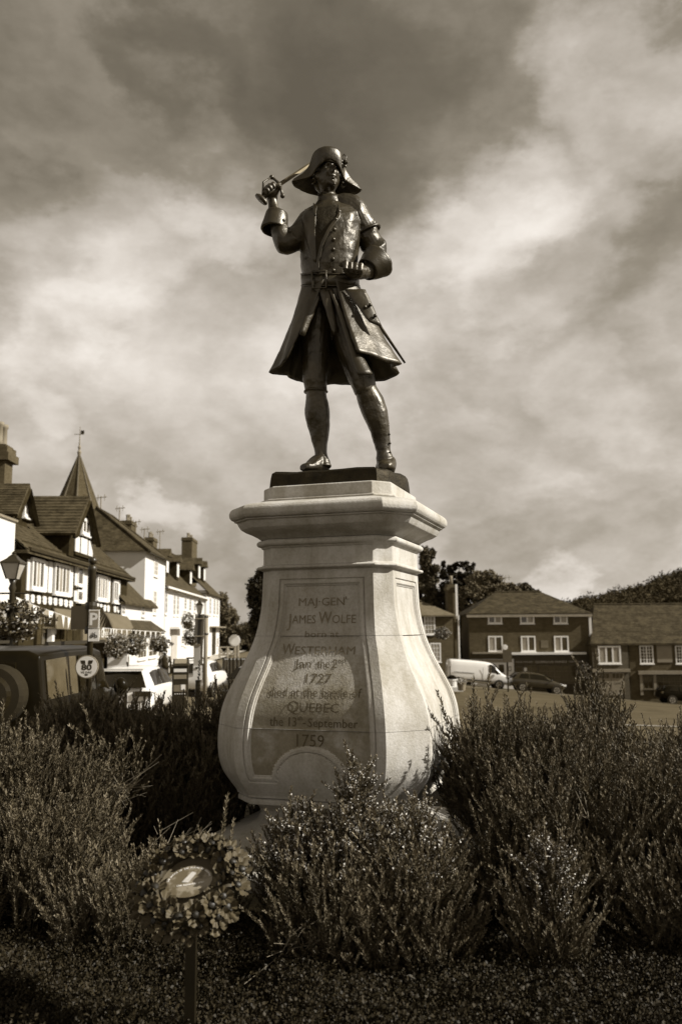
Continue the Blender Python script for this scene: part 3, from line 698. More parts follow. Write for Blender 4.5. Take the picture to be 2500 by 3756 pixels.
# cockade with loop and bow on the right of the flap
ck = MB(); cc0 = HT + HR @ Vector((.122, -.072, .045))
for k in range(7):
    a = 2*PI*k/7; d = Vector((math.cos(a)*.6, -.5, math.sin(a))).normalized(); ck.tube([cc0, cc0 + d*.026 + Vector((0, -.006, 0)), cc0 + d*.050], [.006, .014, .005], 6)
ck.tube([cc0, cc0 + Vector((-.012, -.004, .05)), cc0 + Vector((.004, -.004, .085)), cc0 + Vector((.022, -.004, .06)), cc0], .006, 6); ck.build('cockade', BR, stat, smooth=True)
# wig curls
for s, o in ((-1, (-.105, .02, -.035)), (1, (.112, -.012, -.055))):
    for k in range(2):
        cu = MB(); c0 = HC + HM @ Vector((o[0], o[1], o[2] + .03*k)); pts = [c0 + Vector((s*(.003 + .0016*q)*math.cos(q*.8), .006*q - .03, (.004 + .0018*q)*math.sin(q*.8))) for q in range(12)]
        cu.tube(pts, [.010]*12, 8); cu.build('hair_curl', BR, stat, smooth=True)
hr = MB(); hr.ball(HC + HM @ Vector((0, .035, -.005)), (.100, .085, .105), 20, 14); hr.tube([HC + HM @ Vector((0, .11, -.03)), HC + Vector((0, .15, -.12)), HC + Vector((0, .14, -.20))], [.045, .03, .022], 10); hr.build('hair', BR, stat, smooth=True)
# rocky bronze plinth under the feet, in line with the pedestal
pl = MB(); cs, sn = math.cos(-A0), math.sin(-A0)
def ploc(x, y, z): return Vector((PED.x + x*cs - y*sn, PED.y + x*sn + y*cs, z)) - ST
rg = []
for z, g in ((2.672, .0), (2.70, .0), (2.76, -.005), (2.795, -.012), (2.812, -.04), (2.815, -.10), (2.818, -.2)):
    row = []
    base = [(-.44, -.33), (.37, -.345), (.43, -.24), (.46, .0), (.465, .22), (.44, .36), (-.36, .40), (-.46, .30), (-.47, -.25)]
    for i in range(len(base)):
        for q in range(6):
            a, b = base[i], base[(i + 1) % len(base)]; x = a[0] + (b[0] - a[0])*q/6; y = a[1] + (b[1] - a[1])*q/6; L_ = math.hypot(x, y)
            nn = mnoise.noise(Vector((x*5, y*5, z*4)))*.022; k = 1 + (g + nn)/L_
            zz_ = z + (mnoise.noise(Vector((x*4 + 3, y*4, 0)))*.022 if z > 2.75 else 0)
            row.append(ploc(x*k, y*k, zz_))
    rg.append(row)
pl.rings(rg); pl.build('bronze_plinth', BR2, stat)
for o in list(stat.children):
    if any(o.name.startswith(k) for k in ('coat_skirt', 'cuff', 'coat_front', 'waistcoat', 'pocket_flap', 'lapel')):
        d_ = o.modifiers.new('dent', 'DISPLACE'); d_.texture = tx; d_.strength = .016; d_.mid_level = .5
# ------------------------------------------------------------------ trees
def leaf_cloud(blobs, n, size, seed, flat=.0):
    """many small leaf faces spread through the volume of the given blobs, thinned by noise so that gaps show"""
    r = np.random.RandomState(seed); vol = np.array([b[3]*b[4]*b[5] for b in blobs])**.75; cnt = (n*vol/vol.sum()).astype(int); P = []
    for b, c in zip(blobs, cnt):
        d = r.normal(size=(c*2, 3)); d /= np.linalg.norm(d, axis=1)[:, None]; rad = r.uniform(.45, 1.0, (c*2, 1))**.6
        q = d*rad; lump = 1 + .16*np.sin(q[:, :1]*9 + b[0]*3) * np.cos(q[:, 2:]*8 + b[1]) + .12*r.normal(size=(c*2, 1))*.6
        q = q*lump*np.array([b[3], b[4], b[5]]) + np.array(b[:3])
        keep = np.array([mnoise.noise(Vector(p)*(2.2/max(.4, b[3]))) > -.22 + .2*flat for p in q]); P.append(q[keep][:c])
    P = np.concatenate(P); m = len(P)
    u = r.normal(size=(m, 3)); u /= np.linalg.norm(u, axis=1)[:, None]; w = np.cross(u, r.normal(size=(m, 3))); w /= np.linalg.norm(w, axis=1)[:, None]
    s = size*r.uniform(.6, 1.4, (m, 1)); v = np.empty((m, 4, 3)); v[:, 0] = P - u*s; v[:, 1] = P + w*s*.5; v[:, 2] = P + u*s; v[:, 3] = P - w*s*.5
    return v.reshape(-1, 3)
def leaf_mesh(name, v, m, parent):
    me = bpy.data.meshes.new(name); n = len(v)//4
    me.vertices.add(len(v)); me.vertices.foreach_set('co', v.ravel().astype(np.float32)); me.loops.add(n*4); me.loops.foreach_set('vertex_index', np.arange(n*4, dtype=np.int32))
    me.polygons.add(n); me.polygons.foreach_set('loop_start', np.arange(0, n*4, 4, dtype=np.int32)); me.polygons.foreach_set('loop_total', np.full(n, 4, dtype=np.int32)); me.update(calc_edges=True)
    me.materials.append(m); o = bpy.data.objects.new(name, me); COL.objects.link(o); o.parent = parent; return o
LEAF = mat('leaf', .035, .075, scale=1.2, rough=.75, spec=.25, contrast=(.3, .7))
LEAF_D = mat('dark_leaf', .012, .026, scale=1.2, rough=.75, spec=.2)
LEAF_L = mat('pale_leaf', .06, .11, scale=1.2, rough=.75, spec=.2)
BARK = mat('bark', .03, .06, scale=6, rough=.95, bump=.6)
def tree(name, label, base, blobs, n, size, seed, m=LEAF, tr=.25, group='trees beyond the houses', flat=0.0):
    """blobs given relative to base: (x, y, z, rx, ry, rz)"""
    t = thing(name, label, 'tree', base, 0, group)
    h = max(b[2] for b in blobs); mb = MB(); mb.tube([(0, 0, -.3), (.05*h*.2, 0, h*.35), (0, .03*h, h*.7), (.02*h, 0, h*.95)], [tr, tr*.8, tr*.5, tr*.15], 8)
    for b in blobs:
        z0 = max(.2, b[2] - b[5]*1.2)*.8; mb.tube([(0, 0, min(z0, h*.7)), (b[0]*.6, b[1]*.6, (z0 + b[2])/2), (b[0], b[1], b[2] + b[5]*.4)], [tr*.45, tr*.25, tr*.06], 5)
    mb.build('trunk', BARK, t, smooth=True)
    leaf_mesh('crown', leaf_cloud(blobs, n, size, seed, flat), m, t); return t
def px_tree(name, label, px_base, d, pxblobs, n, size, seed, zb, **k):
    """pixel-defined crown lumps (px, py, rx_px, ry_px, dy)"""
    b = at(px_base, 2400, d); base = Vector((b.x, d, zb)); s = d/F_PX; out = []
    for (x, y, rx, ry, dy) in pxblobs:
        p = at(x, y, d + dy); out.append((p.x - base.x, p.y - base.y, p.z - zb, rx*s, (rx + ry)/2*s, ry*s))
    return tree(name, label, base, out, n, size, seed, **k)
G = ground_z
px_tree('conifer_tree', 'tall ragged dark conifer just right of the pedestal neck', 1575, 92, [(1560, 2050, 22, 45, 0), (1568, 2120, 38, 50, 1), (1560, 2200, 50, 60, 0), (1590, 2260, 46, 60, -1), (1530, 2280, 45, 60, 0), (1585, 2030, 12, 20, 0), (1596, 2085, 18, 16, 0)], 30000, .15, 1, -3, m=LEAF)
px_tree('cedar_tree', 'dark open-branched tree with level tiers above the brick chimney', 1660, 90, [(1690, 2070, 30, 10, 0), (1655, 2085, 22, 12, 0), (1720, 2085, 24, 10, 1), (1640, 2110, 40, 16, 0), (1700, 2120, 50, 22, 0), (1625, 2095, 10, 10, 0), (1665, 2170, 65, 42, 0), (1650, 2240, 55, 50, 0), (1625, 2070, 8, 14, 0), (1735, 2070, 8, 6, 0)], 22000, .14, 2, -3, m=LEAF_D, flat=1)
px_tree('broadleaf_tree', 'broad rounded leafy tree rising behind the hipped roof', 1790, 86, [(1780, 2150, 70, 55, 0), (1740, 2200, 70, 60, -1), (1830, 2190, 70, 50, 1), (1870, 2180, 45, 40, 0), (1720, 2270, 70, 60, 0), (1800, 2270, 90, 50, 0)], 52000, .14, 3, -3, m=LEAF_L)
px_tree('leafy_tree', 'smaller round-headed tree at the right end of the clump behind the hipped roof', 1930, 88, [(1920, 2165, 32, 26, 0), (1900, 2200, 45, 36, 0), (1950, 2185, 32, 24, 0), (1965, 2200, 20, 16, 0)], 16000, .13, 4, -3, m=LEAF)
px_tree('ivy_tree', 'dark bush filling the gap between the brick house and the hipped house', 1700, 78, [(1705, 2330, 16, 40, 0), (1700, 2400, 18, 50, 0), (1690, 2280, 20, 26, 0)], 6000, .13, 5, -3, m=LEAF_D)
px_tree('yew_tree', 'black-green tree hard against the left edge of the pedestal', 990, 60, [(1000, 2120, 40, 60, 0), (975, 2150, 62, 50, 0), (960, 2200, 58, 40, 1), (990, 2230, 70, 50, 0), (965, 2290, 50, 50, 0), (940, 2160, 36, 18, -1), (1020, 2200, 50, 80, 0), (960, 2095, 20, 12, 0)], 34000, .10, 6, -1, m=LEAF_D, group='trees at the end of the street')
px_tree('street_end_tree', 'soft pale tree beyond the last white house', 830, 118, [(815, 2210, 22, 36, 0), (835, 2270, 38, 50, 0), (825, 2340, 50, 60, 0), (870, 2340, 40, 40, 0)], 20000, .16, 7, -1, m=LEAF_L, group='trees at the end of the street')
px_tree('low_tree', 'low rounded tree left of the yew at the end of the street', 900, 112, [(890, 2320, 50, 34, 0), (930, 2310, 40, 26, 0), (880, 2370, 70, 44, 0), (940, 2370, 50, 44, 0)], 20000, .16, 8, -1, m=LEAF, group='trees at the end of the street')
# wooded hill at the right and low far woods
def hill_wood():
    r = np.random.RandomState(11); prof = [(1560, 2300), (1980, 2275), (2060, 2250), (2140, 2222), (2230, 2208), (2300, 2186), (2340, 2178), (2400, 2156), (2440, 2138), (2500, 2118), (2600, 2090), (2800, 2060)]
    D = 330; mb = MB()
    xs = np.arange(1560, 2801, 20); n = len(xs)
    for k, (d, sc) in enumerate(((150, .02), (220, .5), (330, .97), (420, .85))):
        for x in xs:
            p = at(x, 2312, d); top = at(x, np.interp(x, [a for a, b in prof], [b for a, b in prof]) + 14, D).z
            mb.v.append((p.x*(D/d if d > D else 1), p.y, -4 + (top + 4)*sc))
    mb.f = [(k*n + i, k*n + i + 1, (k + 1)*n + i + 1, (k + 1)*n + i) for k in range(3) for i in range(n - 1)]
    struct(mb.build('hill', mat('hill_grass', .03, .06, scale=.05, rough=1), smooth=True))
    bl = []
    for i in range(620):
        x = r.uniform(1990, 2620); t = r.uniform(.12, 1.0)**.8; d = 175 + (330 - 175)*t
        top = np.interp(x, [a for a, b in prof], [b for a, b in prof]); zt = at(x, top, 330).z
        sc = np.interp(d, [150, 220, 330], [.02, .5, .97]); z = -4 + (zt + 4)*sc; s = d/330*r.uniform(2.6, 5.0); p = at(x, 2300, d)
        bl.append((p.x, p.y, z - s*.1, s, s, s*r.uniform(.8, 1.25)))
    for x, y in ((2252, 2172), (2490, 2115), (2472, 2125)):      # firs standing out of the skyline
        p = at(x, y, 325); bl += [(p.x, p.y, p.z - 1.5, 1.2, 1.2, 4), (p.x, p.y, p.z - 5, 2.4, 2.4, 4)]
    o = leaf_mesh('woodland', leaf_cloud(bl, 170000, .42, 12), mat('wood_leaf', .022, .05, scale=.06, rough=.9, spec=.1, contrast=(.4, .6)), None); o['kind'] = 'stuff'; tag(o, 'dense wood covering the hill at the right skyline', 'wood')
hill_wood()

# ------------------------------------------------------------------ buildings
class Facade:
    """a vertical plane through O along direction e (photo left to right or street order); px() finds where a pixel meets it"""
    def __init__(s, O, e): s.O = Vector((O[0], O[1], 0)); s.e = Vector((e[0], e[1], 0)).normalized(); s.n = Vector((s.e.y, -s.e.x, 0))
    def px(s, x, y, out=0.0):
        O = s.O + s.n*out; r = ray(x, y); C = Vector((0, 0, EYE)); den = r.x*s.n.x + r.y*s.n.y
        t = ((O - C).x*s.n.x + (O - C).y*s.n.y)/den; p = C + r*t; return (p - O).dot(s.e), p.z
    def P(s, u, z, v=0.0): return s.O + s.e*u + s.n*v + Vector((0, 0, z))
def slab(f, u0, u1, z0, z1, v0, v1, mb=None):
    mb = mb or MB(); return mb.hexa([f.P(u0, z0, v1), f.P(u1, z0, v1), f.P(u1, z0, v0), f.P(u0, z0, v0), f.P(u0, z1, v1), f.P(u1, z1, v1), f.P(u1, z1, v0), f.P(u0, z1, v0)])
BRICK = mat('dark_brick', .05, .085, scale=1.5, rough=.9, kind='brick', spec=.15)
TILE = mat('roof_tile', .024, .075, scale=1.9, rough=.9, kind='tile', spec=.15, contrast=(.4, .62))
SLATE = mat('slate', .09, .14, scale=1.3, rough=.8, kind='tile', spec=.2)
WHITE = mat('white_render', .60, .68, scale=.6, rough=.85, spec=.2, bump=.15, bscale=20)
CREAM = mat('cream_render', .62, .70, scale=.6, rough=.85, spec=.2)
PAINT = mat('white_paint', .70, .78, scale=3, rough=.5)
TIMBER = mat('black_timber', .016, .03, scale=4, rough=.9, spec=.06)
GLASS = mat('window_glass', .03, .06, scale=.8, rough=.08, spec=.9)
CURT = mat('curtained_glass', .16, .34, scale=2.2, rough=.25, spec=.6, vscale=(1, 1, .2))
DARK = mat('dark_paint', .02, .03, scale=3, rough=.7, spec=.15)
GREYP = mat('grey_paint', .17, .20, scale=3, rough=.6)
CLOTH = mat('awning_cloth', .085, .11, scale=2, rough=.9)
LEAD = mat('lead', .16, .2, scale=3, rough=.6)
def window(f, u0, u1, z0, z1, bld, cols=2, rows=2, fr=.07, bar=.035, m=PAINT, g=GLASS, out=.04, sill=True, mull=None, name='window'):
    mb = MB(); o_ = out; slab(f, u0, u0 + fr, z0, z1, -.02, o_, mb); slab(f, u1 - fr, u1, z0, z1, -.02, o_, mb); slab(f, u0 + fr, u1 - fr, z1 - fr, z1, -.02, o_, mb); slab(f, u0 + fr, u1 - fr, z0, z0 + fr, -.02, o_, mb)
    U = [u0 + fr + (u1 - u0 - 2*fr)*k/cols for k in range(cols + 1)]; Z = [z0 + fr + (z1 - z0 - 2*fr)*k/rows for k in range(rows + 1)]
    for k in range(1, cols):
        b = fr*.5 if (mull and k in mull) else bar*.5; slab(f, U[k] - b, U[k] + b, z0 + fr, z1 - fr, -.02, o_ - .006, mb)
    for k in range(1, rows): slab(f, u0 + fr, u1 - fr, Z[k] - bar*.5, Z[k] + bar*.5, -.02, o_ - .010, mb)
    if sill: slab(f, u0 - .05, u1 + .05, z0 - .07, z0 - .002, -.02, o_ + .06, mb)
    w = mb.build(name, m, bld)
    for i in range(cols):
        for j in range(rows):
            gm = g if not isinstance(g, list) else g[(i + j) % len(g)]
            slab(f, U[i] + bar*.5, U[i + 1] - bar*.5, Z[j] + bar*.5, Z[j + 1] - bar*.5, -.02, out - .032 + .003*((i*3 + j*5) % 3)).build('pane', gm, w)
    return w
def pxwin(f, x0, x1, y0, y1, bld, **k):
    """window from its pixel rectangle on facade f"""
    xm = (x0 + x1)/2; u0 = f.px(x0, y0)[0]; u1 = f.px(x1, y0)[0]; z1 = f.px(xm, y0)[1]; z0 = f.px(xm, y1)[1]
    return window(f, min(u0, u1), max(u0, u1), z0, z1, bld, **k)
def pxslab(f, x0, x1, y0, y1, name, m, bld, v0=-.02, v1=.05, uvs=None):
    xm = (x0 + x1)/2; u0 = f.px(x0, y0)[0]; u1 = f.px(x1, y0)[0]; z1 = f.px(xm, y0)[1]; z0 = f.px(xm, y1)[1]
    return slab(f, min(u0, u1), max(u0, u1), z0, z1, v0, v1).build(name, m, bld, uvs=uvs)
def gable_roof(f, u0, u1, ze, zr, v_front, v_back, name, m, bld, hip0=0.0, hip1=0.0, over=.3, th=.12):
    """roof with its ridge along the facade; hips pull the ridge ends in"""
    vm = (v_front + v_back)/2; s = (zr - ze)/(v_front - vm); vf = v_front + over; vb = v_back - over; zl = ze - over*s; a, b = u0 - over*.6, u1 + over*.6; mb = MB()
    r0, r1 = a + hip0, b - hip1
    for dz in (0, -th):
        mb.v += [f.P(a, zl + dz, vf), f.P(b, zl + dz, vf), f.P(b, zl + dz, vb), f.P(a, zl + dz, vb), f.P(r0, zr + dz, vm), f.P(r1, zr + dz, vm)]
    F_ = [(0, 1, 5, 4), (2, 3, 4, 5), (1, 2, 5), (3, 0, 4)] if (hip0 or hip1) else [(0, 1, 5, 4), (2, 3, 4, 5)]
    if (hip0 or hip1):
        if not hip0: F_.remove((3, 0, 4))
        if not hip1: F_.remove((1, 2, 5))
    mb.f = F_ + [tuple(i + 6 for i in q[::-1]) for q in F_] + [(0, 6, 7, 1), (1, 7, 8, 2), (2, 8, 9, 3), (3, 9, 6, 0)]
    o = mb.build(name, m, bld, uvs=True)
    # ridge tiles, and courses of tiles standing proud on the front slope
    rt = MB(); rt.tube([f.P(r0, zr + .02, vm), f.P(r1, zr + .02, vm)], .11, 6); rt.build('ridge', m, o)
    return o
def courses(f, u0, u1, ze, zr, vf, vm, o, m, n=14, hip0=0, hip1=0, name='tile_course'):
    for k in range(n):
        t = k/n; t2 = (k + 1)/n; mb = MB(); a, b = u0 + hip0*t + .05*(hip0 > 0), u1 - hip1*t - .05*(hip1 > 0); z = ze + (zr - ze)*t; v = vf + (vm - vf)*t; z2 = ze + (zr - ze)*t2; v2 = vf + (vm - vf)*t2
        a2, b2 = u0 + hip0*t2 + .05*(hip0 > 0), u1 - hip1*t2 - .05*(hip1 > 0)
        q = max(2, int((b - a)/.9)); jit = [.012*math.sin(i*2.3 + k*1.7) for i in range(q + 1)]
        lo = [f.P(a + (b - a)*i/q, z + .038 + jit[i], v + .02) for i in range(q + 1)]; hi = [f.P(a2 + (b2 - a2)*i/q, z2 + .012, v2) for i in range(q + 1)]; bo = [f.P(a + (b - a)*i/q, z + .005, v + .02) for i in range(q + 1)]
        mb.rings([bo, lo, hi], closed=False); mb.build(name, m, o, uvs=True)
def chimney(f, u, v, z0, z1, w, d, bld, pots=3, name='chimney', potm=None):
    mb = MB(); slab(f, u - w/2, u + w/2, z0, z1 - .35, v - d/2, v + d/2, mb); slab(f, u - w/2 - .07, u + w/2 + .07, z1 - .35, z1 - .2, v - d/2 - .07, v + d/2 + .07, mb); slab(f, u - w/2 - .03, u + w/2 + .03, z1 - .2, z1, v - d/2 - .03, v + d/2 + .03, mb)
    o = mb.build(name, BRICK, bld, uvs=True)
    for k in range(pots):
        c = f.P(u - w/2 + w*(k + .5)/pots, z1, v); p = MB(); p.lathe([(.13, 0), (.11, .1), (.10, .45 + .12*(k % 2)), (.13, .5 + .12*(k % 2)), (.13, .56 + .12*(k % 2))], 10, c); p.build('chimney_pot', potm or mat('pot_clay', .14, .2), o, smooth=True)
    return o
def aerial(f, u, v, z0, z1, nm_label, arms=4):
    t = thing('roof_aerial', nm_label, 'aerial', f.P(u, z0, v), 0, 'aerials on the roofs'); h = z1 - z0; mb = MB(); mb.tube([(0, 0, 0), (0, 0, h)], .035, 6); mb.build('mast', LEAD, t)
    mb = MB(); mb.tube([(-.6, 0, h - .1), (.6, 0, h - .05)], .025, 5); [mb.tube([(-.5 + k*.3, 0, h - .3), (-.5 + k*.3, 0, h + .15)], .02, 5) for k in range(arms)]; mb.build('antenna', LEAD, t)

# ---- far row across the green
FR = Facade((at(1720, 2400, 72).x, 72), (1, -.02))
def fx(x, y, out=0.0): return FR.px(x, y, out)
# hipped three-storey house with two shops
z7 = lambda x, y: (1500 + x*.6378, 1950 + y*.6378)
def Z7(f, x0, x1, y0, y1): a = z7(x0, y0); b = z7(x1, y1); return a[0], b[0], a[1], b[1]
def far_middle():
    f = FR; b = thing('brick_house', 'three-storey dark brick house with hipped tiled roof above two shops', 'building', f.P(0, 0), 0)
    b.location = (0, 0, 0)
    u0 = f.px(*z7(345, 600))[0]; u1 = f.px(*z7(1037, 600))[0]; ze = f.px(*z7(700, 462))[1]; zr = f.px(*z7(675, 350), -4.5)[1]; zb = -4.6
    slab(f, u0, u1, zb, ze, -9, 0).build('wall', BRICK, b, uvs=True)
    r = gable_roof(f, u0, u1, ze, zr, 0, -9, 'roof', TILE, b, hip0=3.1, hip1=3.1); s = (zr - ze)/4.5; courses(f, u0 - .15, u1 + .15, ze - .28*s, zr, .28, -4.5, r, TILE, 16, 3.0, 3.0)
    slab(f, u0 - .2, u1 + .2, ze - .42, ze - .18, .0, .30).build('eaves_board', mat('eaves_paint', .20, .26), b)
    for x in (450, 635, 826): pxwin(f, *Z7(f, x, x + 81, 473, 529), b, cols=2, rows=1, fr=.11, g=[GLASS, CURT], mull=[1])
    for x in (452, 640, 830): pxwin(f, *Z7(f, x, x + 83, 600, 690), b, cols=2, rows=1, fr=.11, g=[CURT, GLASS], mull=[1])
    pxslab(f, *Z7(f, 755, 797, 625, 668), 'wall_plaque', mat('plaque', .09, .12), b, v1=.03)
    # shopfronts
    pxslab(f, *Z7(f, 360, 575, 693, 702), 'canopy_edge', LEAD, b, v1=.45); pxslab(f, *Z7(f, 580, 1006, 694, 706), 'canopy_edge', CREAM, b, v1=.6)
    pxslab(f, *Z7(f, 352, 598, 733, 905), 'shopfront', CREAM, b, v1=.12)
    pxslab(f, *Z7(f, 352, 560, 735, 752), 'fascia', GREYP, b, v1=.20)
    pxwin(f, *Z7(f, 420, 497, 757, 850), b, cols=2, rows=2, fr=.06, out=.19); pxwin(f, *Z7(f, 504, 548, 757, 868), b, cols=1, rows=2, fr=.08, out=.19, name='shop_door')
    pxslab(f, *Z7(f, 566, 583, 775, 802), 'notice_frame', DARK, b, v1=.16); pxslab(f, *Z7(f, 569, 580, 779, 798), 'notice', CREAM, b, v1=.17)
    pxslab(f, *Z7(f, 600, 1030, 708, 908), 'shopfront', mat('olive_shop_paint', .035, .05), b, v1=.1)
    fa = pxslab(f, *Z7(f, 600, 1005, 742, 760), 'fascia', mat('olive_fascia', .05, .065), b, v1=.22)
    ua, za = f.px(*z7(722, 757)); ub, zb_ = f.px(*z7(900, 745))
    LET = mat('sign_gold', .42, .5)
    text_part('QUERCUS WINES', lambda x, y: f.P((ua + ub)/2 + x, za + .04 + y, .225), 'sign_letters', LET, fa, w=ub - ua, h=(zb_ - za))
    ua2 = f.px(*z7(912, 757))[0]; ub2 = f.px(*z7(998, 757))[0]
    text_part('MERCHANTS', lambda x, y: f.P((ua2 + ub2)/2 + x, za + .08 + y, .225), 'sign_letters', LET, fa, w=ub2 - ua2, h=(zb_ - za)*.55)
    ua3 = f.px(*z7(612, 757))[0]; ub3 = f.px(*z7(705, 757))[0]
    text_part('FINE WINES', lambda x, y: f.P((ua3 + ub3)/2 + x, za + .08 + y, .225), 'sign_letters', LET, fa, w=ub3 - ua3, h=(zb_ - za)*.55)
    pxwin(f, *Z7(f, 740, 1003, 765, 872), b, cols=6, rows=3, fr=.07, bar=.05, m=mat('olive_bar', .07, .09), out=.16); pxwin(f, *Z7(f, 608, 652, 775, 850), b, cols=1, rows=1, m=mat('olive_bar', .07, .09), out=.15, name='shop_door'); pxwin(f, *Z7(f, 660, 735, 765, 850), b, cols=2, rows=1, m=mat('olive_bar', .07, .09), out=.15)
    pxslab(f, *Z7(f, 657, 672, 782, 802), 'notice', CREAM, b, v1=.17)
    pxslab(f, *Z7(f, 1028, 1042, 475, 620), 'downpipe', CREAM, b, v1=.12); pxslab(f, *Z7(f, 1036, 1044, 740, 925), 'downpipe', LEAD, b, v1=.12)
    return u0, u1, ze
mu0, mu1, mze = far_middle()
def disc(f, x, y, r, name, m, b, v=.05):
    u, z = f.px(x, y); mb = MB(); rg = [[f.P(u + r*k*math.cos(a), z + r*k*math.sin(a), vv) for a in [2*PI*j/20 for j in range(20)]] for k, vv in ((1, 0), (1, v), (.85, v + .012))]; mb.rings(rg); return mb.build(name, m, b)
hb_ = [o for o in COL.objects if o.name == 'brick_house'][0]
disc(FR, *z7(548, 665), .22, 'alarm_box', CREAM, hb_, .12)
def far_left():
    f = Facade((FR.P(0, 0).x - .6, 71.2), (1, .10)); b = thing('slate_roofed_house', 'brick house with shallow slate roof and sash windows beside the pedestal', 'building')
    u1 = f.px(*z7(252, 600))[0]; u0 = u1 - 11; ze = f.px(*z7(150, 470))[1]; zr = f.px(*z7(90, 362), -3.5)[1]; zb = -4
    slab(f, u0, u1, zb, ze, -7, 0).build('wall', BRICK, b, uvs=True)
    slab(f, u1, u1 + .06, zb, ze, -7, -.3).build('side_render', mat('side_render', .10, .16, scale=2), b)
    gable_roof(f, u0, u1, ze, zr, 0, -7, 'roof', SLATE, b, hip0=0, hip1=3.4)
    g1 = [CURT, GLASS, CURT]
    pxwin(f, *Z7(f, 83, 147, 485, 592), b, cols=3, rows=4, fr=.10, g=CURT); pxwin(f, *Z7(f, 117, 180, 640, 750), b, cols=3, rows=4, fr=.10, g=CURT)
    pxslab(f, *Z7(f, 276, 288, 300, 500), 'downpipe', CREAM, b, v0=-.9, v1=-.75); pxslab(f, *Z7(f, 290, 298, 480, 745), 'downpipe', CREAM, b, v0=-.9, v1=-.7)
    u, z = f.px(*z7(266, 470)); ch = MB(); zt = f.px(*z7(264, 300))[1]; slab(f, u - .42, u + .30, -3, zt, -1.9, -1.0, ch); slab(f, u - .52, u + .40, zt - .5, zt - .25, -2.0, -.9, ch); c = ch.build('chimney', BRICK, b, uvs=True)
    p = MB(); p.lathe([(.16, 0), (.13, .4), (.15, .75)], 10, f.P(u, zt, -1.4)); p.build('chimney_pot', mat('pot_clay', .14, .2), c, smooth=True)
far_left()
def far_right():
    f = Facade((FR.P(0, 0).x, 71.0), (1, -.03)); b = thing('barn_fronted_house', 'long brick house with a great tiled roof and double garage doors, at the right edge', 'building')
    u0 = f.px(*z7(1043, 600))[0]; u1 = u0 + 22; um = f.px(*z7(1252, 700))[0]; ze = f.px(*z7(1150, 632))[1]; zr = f.px(*z7(1300, 420), -4.75)[1]; zb = -6
    slab(f, u0, u1, zb, ze, -9.5, 0).build('wall', BRICK, b, uvs=True)
    r = gable_roof(f, u0, u1, ze, zr, 0, -9.5, 'roof', TILE, b, hip0=1.8, hip1=0); s = (zr - ze)/4.75; courses(f, u0 - .15, u1 + .15, ze - .28*s, zr, .28, -4.75, r, TILE, 24, 1.7, 0)
    slab(f, um - .12, um + .12, zb, ze - .3, .0, .12).build('pilaster', DARK, b)
    slab(f, u0, um, zb, ze - .3, .0, .18).build('painted_bay', mat('olive_brick', .045, .07, kind='brick'), b, uvs=True)
    pxwin(f, *Z7(f, 1078, 1208, 657, 760), b, cols=3, rows=1, fr=.13, bar=.06, out=.24, mull=[1, 2], g=[CURT, GLASS, CURT])
    lt = slab(f, *[f.px(*z7(x, 700))[0] for x in (1040, 1256)], f.px(*z7(1150, 807))[1], f.px(*z7(1150, 789))[1], .0, .42).build('lintel', GREYP, b)
    for (x0, x1) in ((1074, 1150), (1153, 1228)):
        d = pxslab(f, *Z7(f, x0, x1, 812, 940), 'garage_door', GREYP, b, v1=.26)
        for k in range(3):
            w = (x1 - x0 - 12)/3; pxslab(f, *Z7(f, x0 + 7 + k*w, x0 + 4 + (k + 1)*w, 816, 842), 'pane', GLASS, d, v1=.27)
        ua, za = f.px(*z7(x0 + 12, 878)); ub, zb_ = f.px(*z7(x1 - 12, 864))
        text_part('KEEP' if x0 < 1100 else 'CLEAR', lambda x, y, ua=ua, ub=ub, za=za: f.P((ua + ub)/2 + x, za + y, .266), 'door_letters', DARK, d, w=(ub - ua)*.8, h=abs(zb_ - za))
    pxslab(f, *Z7(f, 1066, 1074, 808, 942), 'door_post', PAINT, b, v1=.25)
    pxwin(f, *Z7(f, 1320, 1398, 655, 760), b, cols=4, rows=5, fr=.09, mull=[2], out=.06); pxwin(f, *Z7(f, 1525, 1600, 655, 760), b, cols=4, rows=5, fr=.09, mull=[2], out=.06)
    pxslab(f, *Z7(f, 1418, 1505, 650, 752), 'blocked_window', GREYP, b, v1=.05)
    pxslab(f, *Z7(f, 1310, 1640, 800, 820), 'shop_cornice', GREYP, b, v1=.3)
    for x in (1320, 1398): pxslab(f, *Z7(f, x, x + 16, 820, 940), 'shop_pilaster', GREYP, b, v1=.14)
    pxwin(f, *Z7(f, 1338, 1396, 825, 905), b, cols=2, rows=1, m=mat('olive_bar', .07, .09), out=.12, name='shop_door'); pxwin(f, *Z7(f, 1418, 1620, 826, 898), b, cols=6, rows=2, m=mat('olive_bar', .07, .09), out=.12)
    return f
FFR = far_right()
aerial(FR, FR.px(*z7(600, 300))[0], -4.5, mze + 2.5, FR.px(*z7(600, 262))[1] + .3, 'thin aerial on the ridge of the hipped house across the green')
